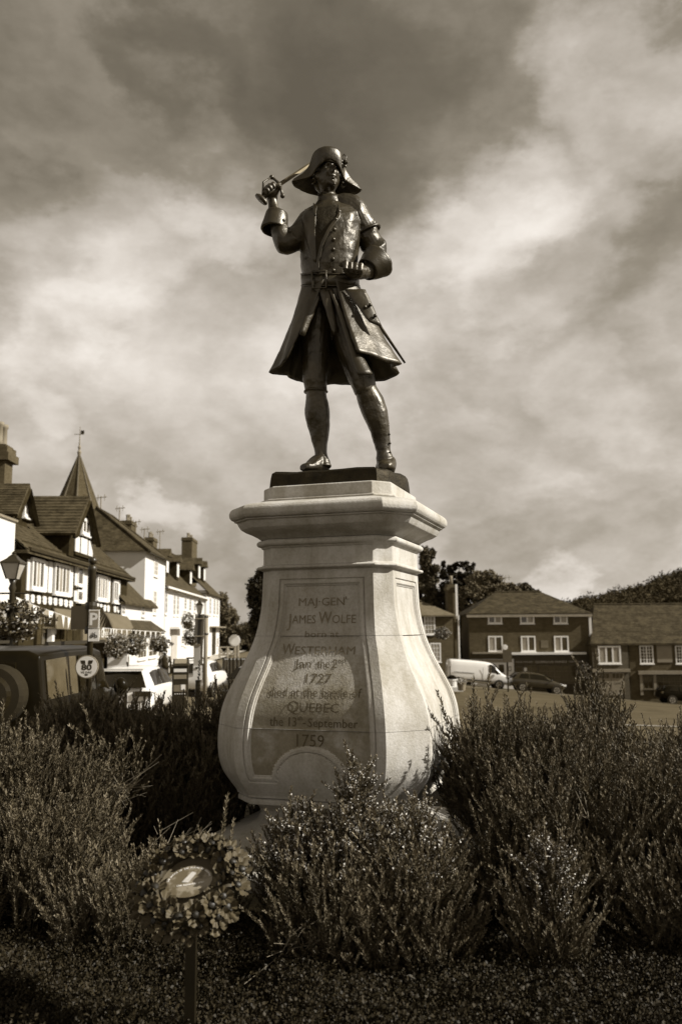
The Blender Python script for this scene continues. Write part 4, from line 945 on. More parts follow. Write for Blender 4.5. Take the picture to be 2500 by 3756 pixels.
# ------------------------------------------------------------------ the street on the left
SL = Facade((-11.8, 31), (-.03, 1))            # u runs away from the camera along the fronts, n points to the road
z1 = lambda x, y: (x*.574, 1550 + y*.574)
z2 = lambda x, y: (x*.574, 2050 + y*.574)
r3 = lambda x, y: (x*.3189, 1950 + y*.3189)
def Q(fn, x0, x1, y0, y1): a = fn(x0, y0); b = fn(x1, y1); return a[0], b[0], a[1], b[1]
GRZ = -1.0
def prism_roof(f, pts_front, pts_back, name, m, bld, th=.12):
    mb = MB(); n = len(pts_front); mb.v = list(pts_front) + list(pts_back)
    mb.f = [(i, i + 1, n + i + 1, n + i) for i in range(n - 1)]
    o = mb.build(name, m, bld, uvs=True); md = o.modifiers.new('solid', 'SOLIDIFY'); md.thickness = th; md.offset = -1; return o
def white_near():
    b = thing('white_house', 'plain white rendered house front at the left edge behind the lamp', 'building')
    u1 = SL.px(54, 2000)[0]; u0 = u1 - 8; zt = SL.px(54, 1914)[1]
    slab(SL, u0, u1, GRZ, zt, -7, 0).build('wall', WHITE, b); slab(SL, u0, u1 + .05, zt, zt + .08, -7, .08).build('coping', LEAD, b)
white_near()
def tudor():
    f = SL; b = thing('timber_framed_building', 'black and white timber framed building with two roof gables above the shops', 'building')
    ua = f.px(*r3(255, 400))[0]; ub = f.px(*z1(822, 990))[0]; um0 = f.px(*r3(846, 500))[0]; um1 = f.px(*r3(1100, 500))[0]
    ze = f.px(*z1(300, 815))[1]; zr = ze + 3.6; vr = -4.2
    slab(f, ua, ub - .3, GRZ, ze + .1, -8.2, 0).build('wall', TIMBER, b)
    # end wall facing the camera
    slab(f, ua - .03, ua - .001, GRZ, ze + .1, -8, -.25).build('end_render', mat('grey_render', .30, .36), b)
    r = gable_roof(f, ua - .3, ub, ze, zr, 0, -8.4, 'roof', TILE, b, over=.35); s = (zr - ze)/4.2; courses(f, ua - .45, ub + .15, ze - .33*s, zr, .33, -4.2, r, TILE, 26)
    slab(f, ua - .3, ub, ze - .30, ze - .18, .30, .42).build('gutter', DARK, b)
    for x0, x1, y0, y1 in ((315, 345, 320, 680), (500, 548, 340, 695), (560, 605, 345, 705), (797, 840, 400, 748), (862, 890, 400, 620), (952, 1008, 385, 822), (850, 880, 680, 805), (1245, 1268, 530, 812), (1356, 1380, 560, 825), (1352, 1358, 560, 820)):
        pxslab(f, *Q(r3, x0, x1, y0, y1), 'plaster_panel', WHITE, b, v1=.035)
    pxwin(f, *Q(r3, 357, 497, 312, 672), b, cols=3, rows=1, fr=.12, bar=.10, g=[GLASS, CURT], out=.10); pxwin(f, *Q(r3, 620, 790, 375, 728), b, cols=4, rows=1, fr=.12, bar=.10, g=[GLASS, CURT], out=.10)
    pxwin(f, *Q(r3, 885, 947, 400, 625), b, cols=1, rows=1, fr=.10, out=.09); pxwin(f, *Q(r3, 880, 940, 670, 810), b, cols=1, rows=1, fr=.10, out=.09)
    pxwin(f, *Q(r3, 1110, 1225, 505, 795), b, cols=4, rows=1, fr=.14, bar=.12, g=[GLASS, CURT], out=.10); pxwin(f, *Q(r3, 1297, 1352, 560, 820), b, cols=2, rows=1, fr=.14, bar=.12, out=.10)
    # a row of lobed plaster ovals under the windows
    for (x, y, hh) in [(308, 757, 92), (372, 772, 105), (443, 783, 105), (510, 790, 102), (573, 797, 98), (633, 804, 96), (695, 813, 92), (755, 824, 92), (812, 835, 92), (1120, 840, 40), (1160, 852, 40), (1203, 880, 80), (1243, 885, 80), (1320, 893, 76), (1358, 897, 76)]:
        u, z = f.px(*r3(x, y)); h2 = abs(f.px(*r3(x, y - hh/2))[1] - z); uw = abs(f.px(*r3(x + 26, y))[0] - f.px(*r3(x - 26, y))[0])/2*(.9 if x < 900 else .6)
        mb = MB(); pts = [(uw*(1 - .25*math.cos(2*a*1.0)**8)*math.cos(a), h2*math.sin(a)*(1 - .1*math.cos(4*a))) for a in [2*PI*k/20 for k in range(20)]]
        mb.rings([[f.P(u + p, z + q, v) for p, q in pts] for v in (0, .035)]); mb.build('plaster_oval', WHITE, b)
    # projecting jettied gable
    def dormer(xa, xl, xr, ya, yl, yr, v, back, zlow, nm, cheek=True):
        ul, zl = f.px(*z1(xl, yl), v + .4); ur, zr_ = f.px(*z1(xr, yr), v + .4); zl = (zl + zr_)/2; uc, za = (ul + ur)/2, f.px(*z1(xa, ya), v + .4)[1]
        mb = MB(); a, m_, c = f.P(ul + .35, zlow, v), 0, 0
        pl = [(ul + .3, zlow), (ur - .3, zlow), (ur - .3, zl + .35), (uc, za - .25), (ul + .3, zl + .35)]
        mb.rings([[f.P(u, z, back) for u, z in pl], [f.P(u, z, v) for u, z in pl]]); w = mb.build('gable_wall', TIMBER, b)
        for sgn, ue, in ((-1, ul), (1, ur)):
            mb = MB(); o = .35; q = [f.P(ue, zl, v + o), f.P(uc, za, v + o), f.P(uc, za, back), f.P(ue, zl, back)]; mb.v = q; mb.f = [(0, 1, 2, 3)]
            rr = mb.build('gable_roof', TILE, b, uvs=True); md = rr.modifiers.new('s', 'SOLIDIFY'); md.thickness = .14; md.offset = 0
            bb = MB(); bb.tube([f.P(ue, zl - .16, v + o - .02), f.P(uc, za - .16, v + o - .02)], .13, 4, .06); bb.build('bargeboard', TIMBER, rr)
            for k in range(12):
                t = k/12; t2 = (k + 1)/12; A = lambda t, vv, up: f.P(ue + (uc - ue)*t, zl + (za - zl)*t + up, vv)
                mb = MB(); mb.rings([[A(t, v + o, .08), A(t, back, .08)], [A(t, v + o, .14), A(t, back, .14)], [A(t2, v + o, .085), A(t2, back, .085)]], closed=False); mb.build('tile_course', TILE, rr, uvs=True)
        return ul, ur, uc, zl, za
    D2 = dormer(580, 492, 642, 480, 712, 772, .12, -5.5, f.px(*z1(540, 880), .12)[1], 'b')
    g = Facade(f.P(0, 0, .12), f.e)
    for x0, x1, y0, y1 in ((865, 915, 58, 262), (928, 1003, 80, 300), (1015, 1063, 112, 312)): pxslab(g, *Q(r3, x0, x1, y0, y1), 'plaster_panel', WHITE, b, v0=-.01, v1=.04)
    pxslab(g, *Q(r3, 845, 1075, 262, 300), 'bressummer', TIMBER, b, v0=-.01, v1=.10)
    pxwin(g, *Q(z1, 520, 566, 615, 722), b, cols=2, rows=1, fr=.14, bar=.1, out=.10); pxslab(g, *Q(z1, 568, 588, 655, 742), 'plaster_panel', WHITE, b, v0=-.01, v1=.04)
    D1 = dormer(204, 124, 250, 404, 590, 640, -1.2, -5.5, ze + 1.0, 'a')
    g = Facade(f.P(0, 0, -1.2), f.e)
    pxwin(g, *Q(z1, 148, 184, 520, 610), b, cols=2, rows=1, fr=.14, bar=.1, out=.10); pxslab(g, *Q(z1, 186, 200, 560, 620), 'plaster_panel', WHITE, b, v0=-.01, v1=.04)
    # tile-hung cheek of the bigger gable is its own wall; tall chimney at the near end
    c = Facade(f.P(0, 0, -3.4), f.e); u, z = c.px(*z1(18, 300)); zt = c.px(*z1(20, 150))[1]; zb_ = c.px(*z1(20, 490))[1] - 1
    mb = MB(); slab(f, u - .55, u + .42, zb_ - 1, zt, -4.0, -3.1, mb); slab(f, u - .75, u + .62, zt - .75, zt - .40, -4.2, -2.9, mb); slab(f, u - .65, u + .52, zt - .40, zt - .1, -4.1, -3.0, mb); ch = mb.build('chimney', BRICK, b, uvs=True)
    for k in (0, 1): p = MB(); p.lathe([(.20, 0), (.17, .3), (.16, .95), (.21, 1.0), (.21, 1.15)], 10, f.P(u - .35 + .55*k, zt - .1, -3.5)); p.build('chimney_pot', mat('pot_clay', .14, .2), ch, smooth=True)
    # shopfronts: dark, with pale posts and fascias
    pxslab(f, *Q(r3, 385, 550, 905, 975), 'fascia', GREYP, b, v1=.25); pxslab(f, *Q(r3, 525, 553, 990, 1325), 'pale_post', PAINT, b, v1=.30)
    pxwin(f, *Q(r3, 400, 520, 985, 1330), b, cols=2, rows=1, fr=.10, m=TIMBER, out=.12, name='shop_window'); pxwin(f, *Q(r3, 600, 830, 960, 1330), b, cols=3, rows=1, fr=.10, m=TIMBER, out=.12, name='shop_window')
    pxslab(f, *Q(r3, 1240, 1252, 1290, 1560), 'pale_post', PAINT, b, v1=.30)
    pxslab(f, *Q(r3, 590, 600, 1000, 1180), 'hanging_notice', CREAM, b, v1=.20)
    return b
tb = tudor()
def awning(px, name, label, out, text=None, m=CLOTH):
    """px: four corners of the cloth: wall-left, wall-right, front-right, front-left given as (fn,x,y)"""
    t = thing(name, label, 'awning', group='awnings over the shops')
    (xa, ya), (xb, yb), (xc, yc), (xd, yd) = px; ua, za = SL.px(xa, ya); ub, zb_ = SL.px(xb, yb); ud, zd = SL.px(xd, yd, out); uc, zc = SL.px(xc, yc, out)
    mb = MB(); rg = []
    for i in range(7):
        s = i/6; bow = .12*math.sin(PI*s); rg.append([SL.P(ua + (ud - ua)*s + ((ub + (uc - ub)*s) - (ua + (ud - ua)*s))*k/8, (za + (zd - za)*s) + ((zb_ + (zc - zb_)*s) - (za + (zd - za)*s))*k/8 + bow, out*s) for k in range(9)])
    mb.rings(rg, closed=False); mb.build('cloth', m, t, solid=.03, smooth=True)
    mb = MB(); mb.rings([[SL.P(ud + (uc - ud)*k/8, zd + (zc - zd)*k/8, out), ] + [SL.P(ud + (uc - ud)*k/8, zd + (zc - zd)*k/8 - .45, out + .01)] for k in range(9)], closed=False); mb.build('valance', m, t, solid=.03)
    mb = MB(); mb.rings([[SL.P(ua + (ud - ua)*s, za + (zd - za)*s + .12*math.sin(PI*s), out*s), SL.P(ud, zd - .45, out*s)] for s in [k/6 for k in range(7)]], closed=False); mb.build('side_cloth', m, t, solid=.03)
    return t, (ud, zd, uc, zc, out)
aw, q = awning([r3(1185, 925), r3(1440, 960), r3(1545, 1135), r3(1300, 1120)], 'shop_awning', 'dark cloth awning with curved side over the shop behind the parking sign', 1.3)
u0a, z0a = SL.px(*r3(1100, 1215), 1.1); u1a, z1a = SL.px(*r3(1255, 1160), 1.1)
vb = MB(); slab(SL, SL.px(*r3(960, 1200), 1.1)[0], SL.px(*r3(1290, 1200), 1.1)[0], z0a - .25, SL.px(*r3(1200, 1150), 1.1)[1] + .1, 1.0, 1.09, vb)
vo = vb.build('lettered_valance', CLOTH, aw)
text_part('and Green', lambda x, y: SL.P((u0a + u1a)/2 + x, z0a - .02 + y, 1.095), 'awning_letters', CREAM, vo, w=abs(u1a - u0a)*1.1, h=.42)
awning([r3(600, 880), r3(830, 905), r3(880, 1010), r3(650, 985)], 'shop_awning', 'rolled grey blind above the dark shop left of the parking sign', .6)
# low tiled house
def low_house():
    f = SL; b = thing('low_white_house', 'low white house with steep tiled roof between the timbered building and the tall white one', 'building')
    u0 = f.px(*z1(822, 990))[0]; u1 = f.px(*z2(962, 300))[0]; ze = f.px(*z2(870, 262))[1]; zr = ze + 3.3
    slab(f, u0 - 1.5, u1, GRZ, ze, -6.5, .15).build('wall', WHITE, b); gable_roof(f, u0 - 2.5, u1 + .1, ze, zr, .15, -6.5, 'roof', TILE, b, hip1=.2)
    g = Facade(f.P(0, 0, .15), f.e)
    pxwin(g, *Q(z2, 778, 800, 272, 362), b, cols=2, rows=3, fr=.10); pxwin(g, *Q(z2, 905, 925, 290, 368), b, cols=2, rows=3, fr=.10)
    # tiled lean-to over its bow windows
    ua, za = g.px(*z2(825, 388)); uc, zc = g.px(*z2(1068, 465), 1.5); ub = g.px(*z2(940, 385))[0]; ud = g.px(*z2(870, 470), 1.5)[0]
    mb = MB(); mb.v = [SL.P(ud, zc, 1.6), SL.P(uc, zc, 1.6), SL.P(ub + 1.2, za, .15), SL.P(ua - 1, za, .15)]; mb.f = [(0, 1, 2, 3)]; o = mb.build('lean_to_roof', TILE, b, uvs=True); md = o.modifiers.new('s', 'SOLIDIFY'); md.thickness = .15
    h = Facade(SL.P(0, 0, 1.2), SL.e)
    slab(h, ud + .2, uc - .2, GRZ, zc - .1, -1, 0).build('bow_front', CREAM, b)
    pxwin(h, *Q(z2, 948, 1000, 478, 628), b, cols=2, rows=4, fr=.10, out=.06); pxwin(h, *Q(z2, 1010, 1045, 478, 628), b, cols=2, rows=4, fr=.10, out=.06)
    pxwin(h, *Q(z2, 880, 935, 480, 640), b, cols=3, rows=3, fr=.10, out=.06)
low_house()
def tall_white():
    f = SL; b = thing('tall_white_house', 'tall white house with hipped tiled roof and grey end wall', 'building')
    u0 = f.px(*z1(930, 815))[0]; u1 = f.px(*z1(1058, 880))[0]; ze = f.px(*z1(932, 812))[1]
    d = 9.5; vm = -3.6; zr = Facade(f.P(0, 0, vm), f.e).px(*z1(742, 612))[1]
    slab(f, u0, u1, GRZ, ze, -8.5, 0).build('wall', WHITE, b)
    mb = MB(); o_ = .3; A = [f.P(u0 - o_, ze - .1, o_), f.P(u1 + o_, ze - .1, o_), f.P(u1 + o_, ze - .1, -8.8), f.P(u0 - o_, ze - .1, -8.8), f.P((u0 + u1)/2 - 2.0, zr, vm), f.P((u0 + u1)/2 + 2.2, zr, vm)]
    mb.v = A; mb.f = [(0, 1, 5, 4), (1, 2, 5), (2, 3, 4, 5), (3, 0, 4), (0, 3, 2, 1)]; r = mb.build('roof', TILE, b, uvs=True)
    for a, c in ((A[0], A[4]), (A[4], A[5]), (A[1], A[5])): rt = MB(); rt.tube([a, c], .10, 6); rt.build('ridge', TILE, r)
    slab(f, u0 - .3, u1 + .3, ze - .22, ze - .1, .28, .40).build('gutter', DARK, b)
    for x, y0, y1 in ((985, 852, 985),): pxwin(f, *Q(z1, x, x + 25, y0, y1), b, cols=2, rows=4, fr=.12, g=[CURT])
    pxwin(f, *Q(z2, 981, 1001, 198, 355), b, cols=2, rows=4, fr=.12, g=[CURT])
    # chimney stacks behind
    c = Facade(f.P(0, 0, -6), f.e)
    for (x, y, n) in ((825, 600, 3), (965, 705, 3)):
        u, z = c.px(*z1(x, y + 40)); zt = c.px(*z1(x, y + 35))[1]; chimney(f, u, -6, zt - 3.2, zt, 2.2, .9, b, n, potm=mat('pot_clay', .14, .2))
tall_white()
def terrace():
    f = SL
    b = thing('white_terrace', 'long white terrace with sash windows and dormers in its tiled roof', 'building')
    u0 = f.px(*z1(1060, 880))[0] + .1; u1 = f.px(*z2(1306, 235))[0]; ze = f.px(*z2(1190, 205))[1]; zr = Facade(f.P(0, 0, -4), f.e).px(*z1(1040, 750))[1]
    slab(f, u0, u1, GRZ, ze, -8, 0).build('wall', WHITE, b); r = gable_roof(f, u0, u1, ze, ze + 3.9, 0, -8, 'roof', TILE, b, over=.3)
    slab(f, u0, u1, ze - .35, ze - .1, .0, .25).build('cornice', PAINT, b)
    for x, y0, y1 in ((1063, 205, 355), (1115, 218, 365), (1137, 222, 365), (1185, 232, 330), (1215, 240, 340), (1245, 255, 340)): pxwin(f, *Q(z2, x - 7, x + 7, y0, y1), b, cols=2, rows=4, fr=.12)
    for x, y0, y1 in ((1168, 485, 550), (1185, 485, 560)): pxwin(f, *Q(z2, x - 9, x + 9, y0, y1), b, cols=2, rows=3, fr=.12)
    for (x0, x1) in ((1085, 1150),): pxslab(f, *Q(z2, x0, x1, 432, 448), 'door_hood', PAINT, b, v1=.7)
    pxslab(f, *Q(z2, 1095, 1130, 455, 640), 'front_door', mat('pale_door', .35, .42), b, v1=.06)
    for (x, y) in ((1068, 900), (1135, 930), (1218, 975)):
        g = Facade(f.P(0, 0, -.9), f.e); u, z = g.px(*z1(x, y + 38)); w = .62; D = MB()
        slab(f, u - w, u + w, z - .5, z + 1.1, -3.6, -.9, D); d = D.build('dormer', TIMBER, b); slab(f, u - w*.75, u + w*.75, z - .25, z + .95, -.9, -.85).build('dormer_window', PAINT, d)
        R_ = MB(); R_.rings([[f.P(u - w - .2, z + 1.0, v), f.P(u, z + 1.65, v), f.P(u + w + .2, z + 1.0, v)] for v in (-.6, -3.8)]); R_.build('dormer_roof', TILE, d, uvs=True)
    c = Facade(f.P(0, 0, -4), f.e); u, z = c.px(*z1(1212, 760)); zt = c.px(*z1(1212, 745))[1]
    chimney(f, u, -4, zt - 5.5, zt, 4.2, 1.2, b, 4, potm=mat('pot_clay', .14, .2))
    b2 = thing('end_white_house', 'last white house of the row, with its end wall to the trees', 'building')
    v0 = u1 + .1; v1_ = f.px(*z2(1393, 220))[0]; ze2 = f.px(*z2(1350, 215))[1]
    slab(f, v0, v1_, GRZ, ze2, -8, .2).build('wall', WHITE, b2); gable_roof(f, v0, v1_, ze2, ze2 + 3.9, .2, -8, 'roof', TILE, b2)
    for x, y0, y1 in ((1330, 245, 360), (1357, 248, 362), (1377, 250, 365), (1377, 500, 570)): pxwin(f, *Q(z2, x - 5, x + 5, y0, y1), b2, cols=2, rows=4, fr=.12, out=.25)
    for (x, y) in ((1272, 940), (1305, 955)):
        g = Facade(f.P(0, 0, -.9), f.e); u, z = g.px(*z1(x, y + 38)); w = .7; D = MB()
        slab(f, u - w, u + w, z - .5, z + 1.2, -3.6, -.9, D); d = D.build('dormer', TIMBER, b2); slab(f, u - w*.75, u + w*.75, z - .25, z + 1.0, -.9, -.85).build('dormer_window', PAINT, d)
        R_ = MB(); R_.rings([[f.P(u - w - .2, z + 1.1, v), f.P(u, z + 1.8, v), f.P(u + w + .2, z + 1.1, v)] for v in (-.6, -3.8)]); R_.build('dormer_roof', TILE, d, uvs=True)
    pxslab(f, *Q(z2, 1343, 1362, 440, 610), 'shop_door', DARK, b2, v1=.3); pxslab(f, *Q(z2, 1325, 1393, 432, 440), 'door_hood', LEAD, b2, v0=.1, v1=.9)
terrace()
def spire():
    d = 62; s = d/F_PX; top = at(*z1(490, 195), d); base = at(*z1(490, 690), d); t = thing('tower_spire', 'tall pointed tiled spire with a weathervane behind the gabled roofs', 'spire', (base.x, d, base.z)); H_ = top.z - base.z; rg = []
    for k, w in ((-.35, 1.12), (0, 1.08), (.05, 1.02), (.45, .66), (1.0, .03)):
        rg.append([(172*.574*s*w*math.cos(a), 172*.574*s*w*math.sin(a), H_*k) for a in [2*PI*(j + .3)/8 for j in range(8)]])
    # straight-sided spire with a slight kick at the foot
    rg = [[(R*math.cos(a), R*math.sin(a), z) for a in [2*PI*(j + .32)/8 for j in range(8)]] for R, z in ((172*.574*s, -8), (172*.574*s, 0), (148*.574*s, H_*.2), (106*.574*s, H_*.43), (2*.574*s, H_))]
    mb = MB(); mb.rings(rg); sh = mb.build('shingled_spire', mat('spire_shingle', .045, .085, scale=1.2, rough=.9, kind='tile', spec=.1), t, uvs=True)
    for j in range(8):
        a = 2*PI*(j + .32)/8; hp = MB(); hp.tube([(172*.574*s*math.cos(a), 172*.574*s*math.sin(a), 0), (148*.574*s*math.cos(a), 148*.574*s*math.sin(a), H_*.2), (106*.574*s*math.cos(a), 106*.574*s*math.sin(a), H_*.43), (0, 0, H_)], [.10, .09, .08, .04], 5); hp.build('hip_roll', mat('dark_lead', .05, .08), sh)
    v = MB(); v.lathe([(.10, H_ - .2), (.16, H_ + .06), (.07, H_ + .25), (.12, H_ + .42), (.05, H_ + .6), (.035, H_ + 1.3), (.02, H_ + 2.0)], 8); v.build('finial', LEAD, t)
    w = MB(); w.box((-.06, 0, H_ + 1.42), (.70, .04, .04)); w.build('vane_arm', LEAD, t); w = MB(); w.box((.19, 0, H_ + 1.58), (.25, .04, .26)); w.build('vane_flag', DARK, t)
spire()
for (x, y, y2, d, lb) in ((640, 470, 690, 58, 'thin aerial rising beside the spire'), (763, 540, 640, 64, 'small aerial above the hipped white house'), (868, 628, 700, 66, 'short aerial behind the chimney of the hipped white house'), (922, 675, 760, 68, 'round-headed aerial between the white houses'), (1022, 690, 760, 74, 'branched aerial at the start of the terrace roof')):
    a = at(*z1(x, y), d); b_ = at(*z1(x, y2), d); t = thing('roof_aerial', lb, 'aerial', b_ - Vector((0, 0, 1.5)), 0, 'aerials on the roofs'); h = a.z - b_.z + 1.5
    mb = MB(); mb.tube([(0, 0, 0), (0, 0, h)], .04, 6); mb.build('mast', LEAD, t); mb = MB(); mb.tube([(-.35, 0, h - .12), (.4, 0, h - .05)], .03, 5); mb.tube([(-.2, 0, h - .35), (-.2, 0, h + .1)], .025, 5); mb.tube([(.25, 0, h - .3), (.25, 0, h + .12)], .025, 5); mb.build('antenna', LEAD, t)

# ------------------------------------------------------------------ street furniture
IRON = mat('black_iron', .014, .024, scale=6, rough=.4, spec=.5)
def lantern_post(px, ytop, yb, d, wpx, label, base_z):
    s = d/F_PX; p = at(px, ytop, d); zl = at(px, yb, d).z; h = p.z; w = wpx*s/2; t = thing('street_lamp', label, 'lamp', (p.x, d, base_z), 0, 'old style lantern lamps'); H0 = zl - base_z; hl = h - zl
    mb = MB(); mb.lathe([(.16, 0), (.16, .5), (.12, .6), (.10, .9), (.07, 1.0), (.055, H0 - .25), (.08, H0 - .2), (.05, H0 - .1), (.09, H0)], 14); mb.build('post', IRON, t, smooth=True)
    mb = MB(); mb.tube([(-.38, 0, H0 - .3), (.38, 0, H0 - .3)], .018, 6); mb.build('ladder_bar', IRON, t)
    g = MB(); k = w/.30; rg = [[(r*k*math.cos(a), r*k*math.sin(a), H0 + z*hl) for a in [2*PI*(j + .5)/4 for j in range(4)]] for r, z in ((.19, 0), (.36, .56))]; g.rings(rg); g.build('lantern_glass', mat('lamp_glass', .35, .5, rough=.15, scale=2, spec=.8), t)
    for j in range(4):
        a = 2*PI*(j + .5)/4; b = MB(); b.tube([(.19*k*math.cos(a), .19*k*math.sin(a), H0), (.365*k*math.cos(a), .365*k*math.sin(a), H0 + .56*hl)], .02*k, 5); b.build('glazing_bar', IRON, t)
    b = MB(); rg = [[(r*k*math.cos(a), r*k*math.sin(a), H0 + z*hl) for a in [2*PI*(j + .5)/4 for j in range(4)]] for r, z in ((.42, .55), (.40, .60), (.22, .72), (.15, .80), (.12, .84))]; b.rings(rg); b.build('lantern_roof', IRON, t)
    b = MB(); b.lathe([(.10*k, H0 + .84*hl), (.05*k, H0 + .9*hl), (.07*k, H0 + .93*hl), (.01, H0 + hl)], 10); b.build('finial', IRON, t)
lantern_post(r3(165, 0)[0], r3(0, 225)[1], r3(0, 545)[1], 18, 78, 'black lantern lamp with glass sides at the left edge', -.8)
lantern_post(z2(1276, 0)[0], z2(0, 252)[1], z2(0, 352)[1], 44, 25, 'small distant lantern lamp in front of the white terrace', -1.0)
PW = mat('sign_white', .72, .78, rough=.45, scale=2); PG = mat('sign_grey', .20, .24, rough=.5, scale=2); PB = mat('sign_back', .12, .15, rough=.6, scale=3); PK = mat('sign_black', .015, .02, rough=.5, scale=2)
def flat_box(name, c, w, h, m, par, ang=0.0, th=.012, dv=0.0):
    mb = MB(); mb.box(c, (w, th, h), ang); return mb.build(name, m, par)
def post_signs():
    d = 12.2; s = d/F_PX; b = at(333, 2300, d); t = thing('sign_post', 'black ball-topped post carrying the parking, cycle and round anniversary signs', 'sign post', (b.x, d, -.55)); O = Vector((b.x, d, -.55))
    def L_(px, py, dy=0): return at(px, py, d + dy) - O
    top = L_(343, 2052); mb = MB(); zt = top.z; mb.lathe([(.040, 0), (.042, zt - 1.0), (.052, zt - .98), (.052, zt - .17), (.066, zt - .14), (.045, zt - .08)], 14); mb.build('post', IRON, t, smooth=True)
    mb = MB(); mb.ball((0, 0, zt - .02), .060, 14, 10); mb.build('ball_finial', IRON, t, smooth=True)
    p0 = L_(329, 2236, -.09); p1 = L_(363, 2305, -.09); w = p1.x - p0.x + .012; h = p0.z - p1.z; c = (p0 + p1)/2; sg = flat_box('parking_sign', c, w, h, PW, t)
    flat_box('sign_field', c + Vector((0, -.008, 0)), w*.8, h*.88, PG, sg, th=.004)
    text_part('P', lambda x, y: c + Vector((x, -.0125, y - h*.30)), 'sign_letter', PW, sg, h=h*.62, bold=.03)
    q0 = L_(328, 2308, -.09); q1 = L_(361, 2352, -.09); c2 = (q0 + q1)/2; h2 = q0.z - q1.z; sg2 = flat_box('cycle_sign', c2, w, h2, PW, t)
    by = c2.y - .009
    def circ(cx, cz, r, th): m = MB(); m.rings([[(cx + rr*math.cos(a), yy, cz + rr*math.sin(a)) for rr, yy in ((r - th, by + .002), (r, by + .002), (r, by), (r - th, by))] for a in [2*PI*k/20 for k in range(21)]], cap=(False, False)); m.build('cycle_wheel', PK, sg2)
    circ(c2.x - w*.20, c2.z - h2*.10, w*.15, .009); circ(c2.x + w*.20, c2.z - h2*.10, w*.15, .009)
    fr = MB(); P_ = lambda x, z: (c2.x + x*w, by, c2.z + z*h2)
    for a, b_ in (((-.20, -.10), (-.08, .10)), ((-.08, .10), (.12, .10)), ((.12, .10), (.20, -.10)), ((-.20, -.10), (0, -.10)), ((0, -.10), (.12, .10)), ((-.12, .04), (0, -.10)), ((.12, .10), (.09, .22)), ((.09, .22), (.17, .24)), ((-.08, .10), (-.10, .2)), ((-.15, .2), (-.05, .2))): fr.tube([P_(*a), P_(*b_)], .003, 4)
    fr.build('cycle_frame', PK, sg2)
    # round sign
    ctr = L_(320, 2446, -.10); R_ = .150
    def dsc(r, y, m, nm, par, th=.01): mb = MB(); mb.rings([[(ctr.x + r*math.cos(a), yy, ctr.z + r*math.sin(a)) for a in [2*PI*k/32 for k in range(32)]] for yy in (y, y - th)]); return mb.build(nm, m, par)
    rs = dsc(R_*1.08, ctr.y + .002, PG, 'round_sign', t, .02); dsc(R_*.98, ctr.y - .019, PW, 'sign_face', rs, .004)
    yy = ctr.y - .0245; F2 = lambda x, z: (ctr.x + x*R_, yy, ctr.z + z*R_)
    for sx in (-1, 1):
        m = MB(); m.v = [F2(sx*.60, .60), F2(sx*.16, .60), F2(sx*.10, .27), F2(sx*.48, .27)]; m.f = [(0, 1, 2, 3)]; m.build('victory_bar', PK, rs)
    text_part('80', lambda x, y: Vector(F2(0, 0)) + Vector((x, 0, y - .28*R_)), 'sign_numerals', PK, rs, w=R_*.98, h=R_*.52, bold=.035)
    text_part('VE DAY', lambda x, y: Vector(F2(0, 0)) + Vector((x, 0, y - .60*R_)), 'sign_letters', PK, rs, w=R_*1.05, h=R_*.20, bold=.02)
    m = MB(); m.v = [F2(-.18, -.66), F2(.18, -.66), F2(.12, -.80), F2(-.12, -.80)]; m.f = [(0, 1, 2, 3)]; m.build('victory_bar', PK, rs)
    # two boards seen from behind, set edgeways
    e0 = L_(262, 2221, .1); e1 = L_(318, 2312, -.05); cc = (e0 + e1)/2; mb = MB(); mb.box(cc, (.24, .02, .33), math.radians(-14)); mb.build('sign_back_board', PB, t)
    for z in (.16, -.16): mb = MB(); mb.box(cc + Vector((.10, .02, z*.8)), (.22, .025, .025), math.radians(-14)); mb.build('bracket', IRON, t)
    for z in (2222, 2312): mb = MB(); p = L_(335, z); mb.lathe([(.08, -.05), (.085, 0), (.08, .05)], 12, (0, 0, p.z)); mb.build('clamp', IRON, t)
    return t
post_signs()
def notice_posts():
    d = 17; b = at(733, 2400, d); O = Vector((b.x, d, -.8)); t = thing('notice_post', 'stout black post with a grey timetable panel and a white notice', 'post', O); L_ = lambda x, y, dy=0: at(x, y, d + dy) - O
    zt = L_(735, 2252).z; mb = MB(); mb.tube([L_(722, 2660), L_(727, 2480)], .05, 12); mb.tube([L_(728, 2500), L_(738, 2254)], .062, 12); mb.build('post', IRON, t)
    def pan(x0, x1, y0, y1, m, nm, dy=-.09, par=t): a = L_(x0, y0, dy); c = L_(x1, y1, dy); mb = MB(); mb.box((a + c)/2, (c.x - a.x, .015, a.z - c.z)); return mb.build(nm, m, par)
    pan(711, 734, 2369, 2440, mat('notice_grey', .36, .42), 'timetable_panel'); pan(711, 734, 2362, 2370, PB, 'panel_header', -.10); n = pan(709, 741, 2441, 2494, PW, 'white_notice', -.10); pan(717, 727, 2447, 2453, PK, 'notice_mark', -.11, n)
    pan(716, 726, 2252, 2350, mat('notice_grey', .36, .42), 'side_panel', .05); pan(741, 748, 2252, 2345, mat('notice_grey', .36, .42), 'side_panel', .05)
    for y in (2270, 2334): mb = MB(); mb.tube([L_(716, y, -.07), L_(750, y, -.07)], .012, 6); mb.build('clamp', LEAD, t)
    b = at(755, 2400, 18); t2 = thing('grey_pole', 'plain grey metal pole beside the black notice post', 'post', (b.x, 18, -.8)); mb = MB(); mb.tube([at(750, 2600, 18) - t2.location, at(757, 2255, 18) - t2.location], .042, 12); mb.build('pole', GREYP, t2, smooth=True)
    for y in (2262, 2325): mb = MB(); p = at(756, y, 18) - t2.location; mb.lathe([(.05, -.02), (.055, 0), (.05, .02)], 10, p); mb.build('clamp', IRON, t2)
notice_posts()
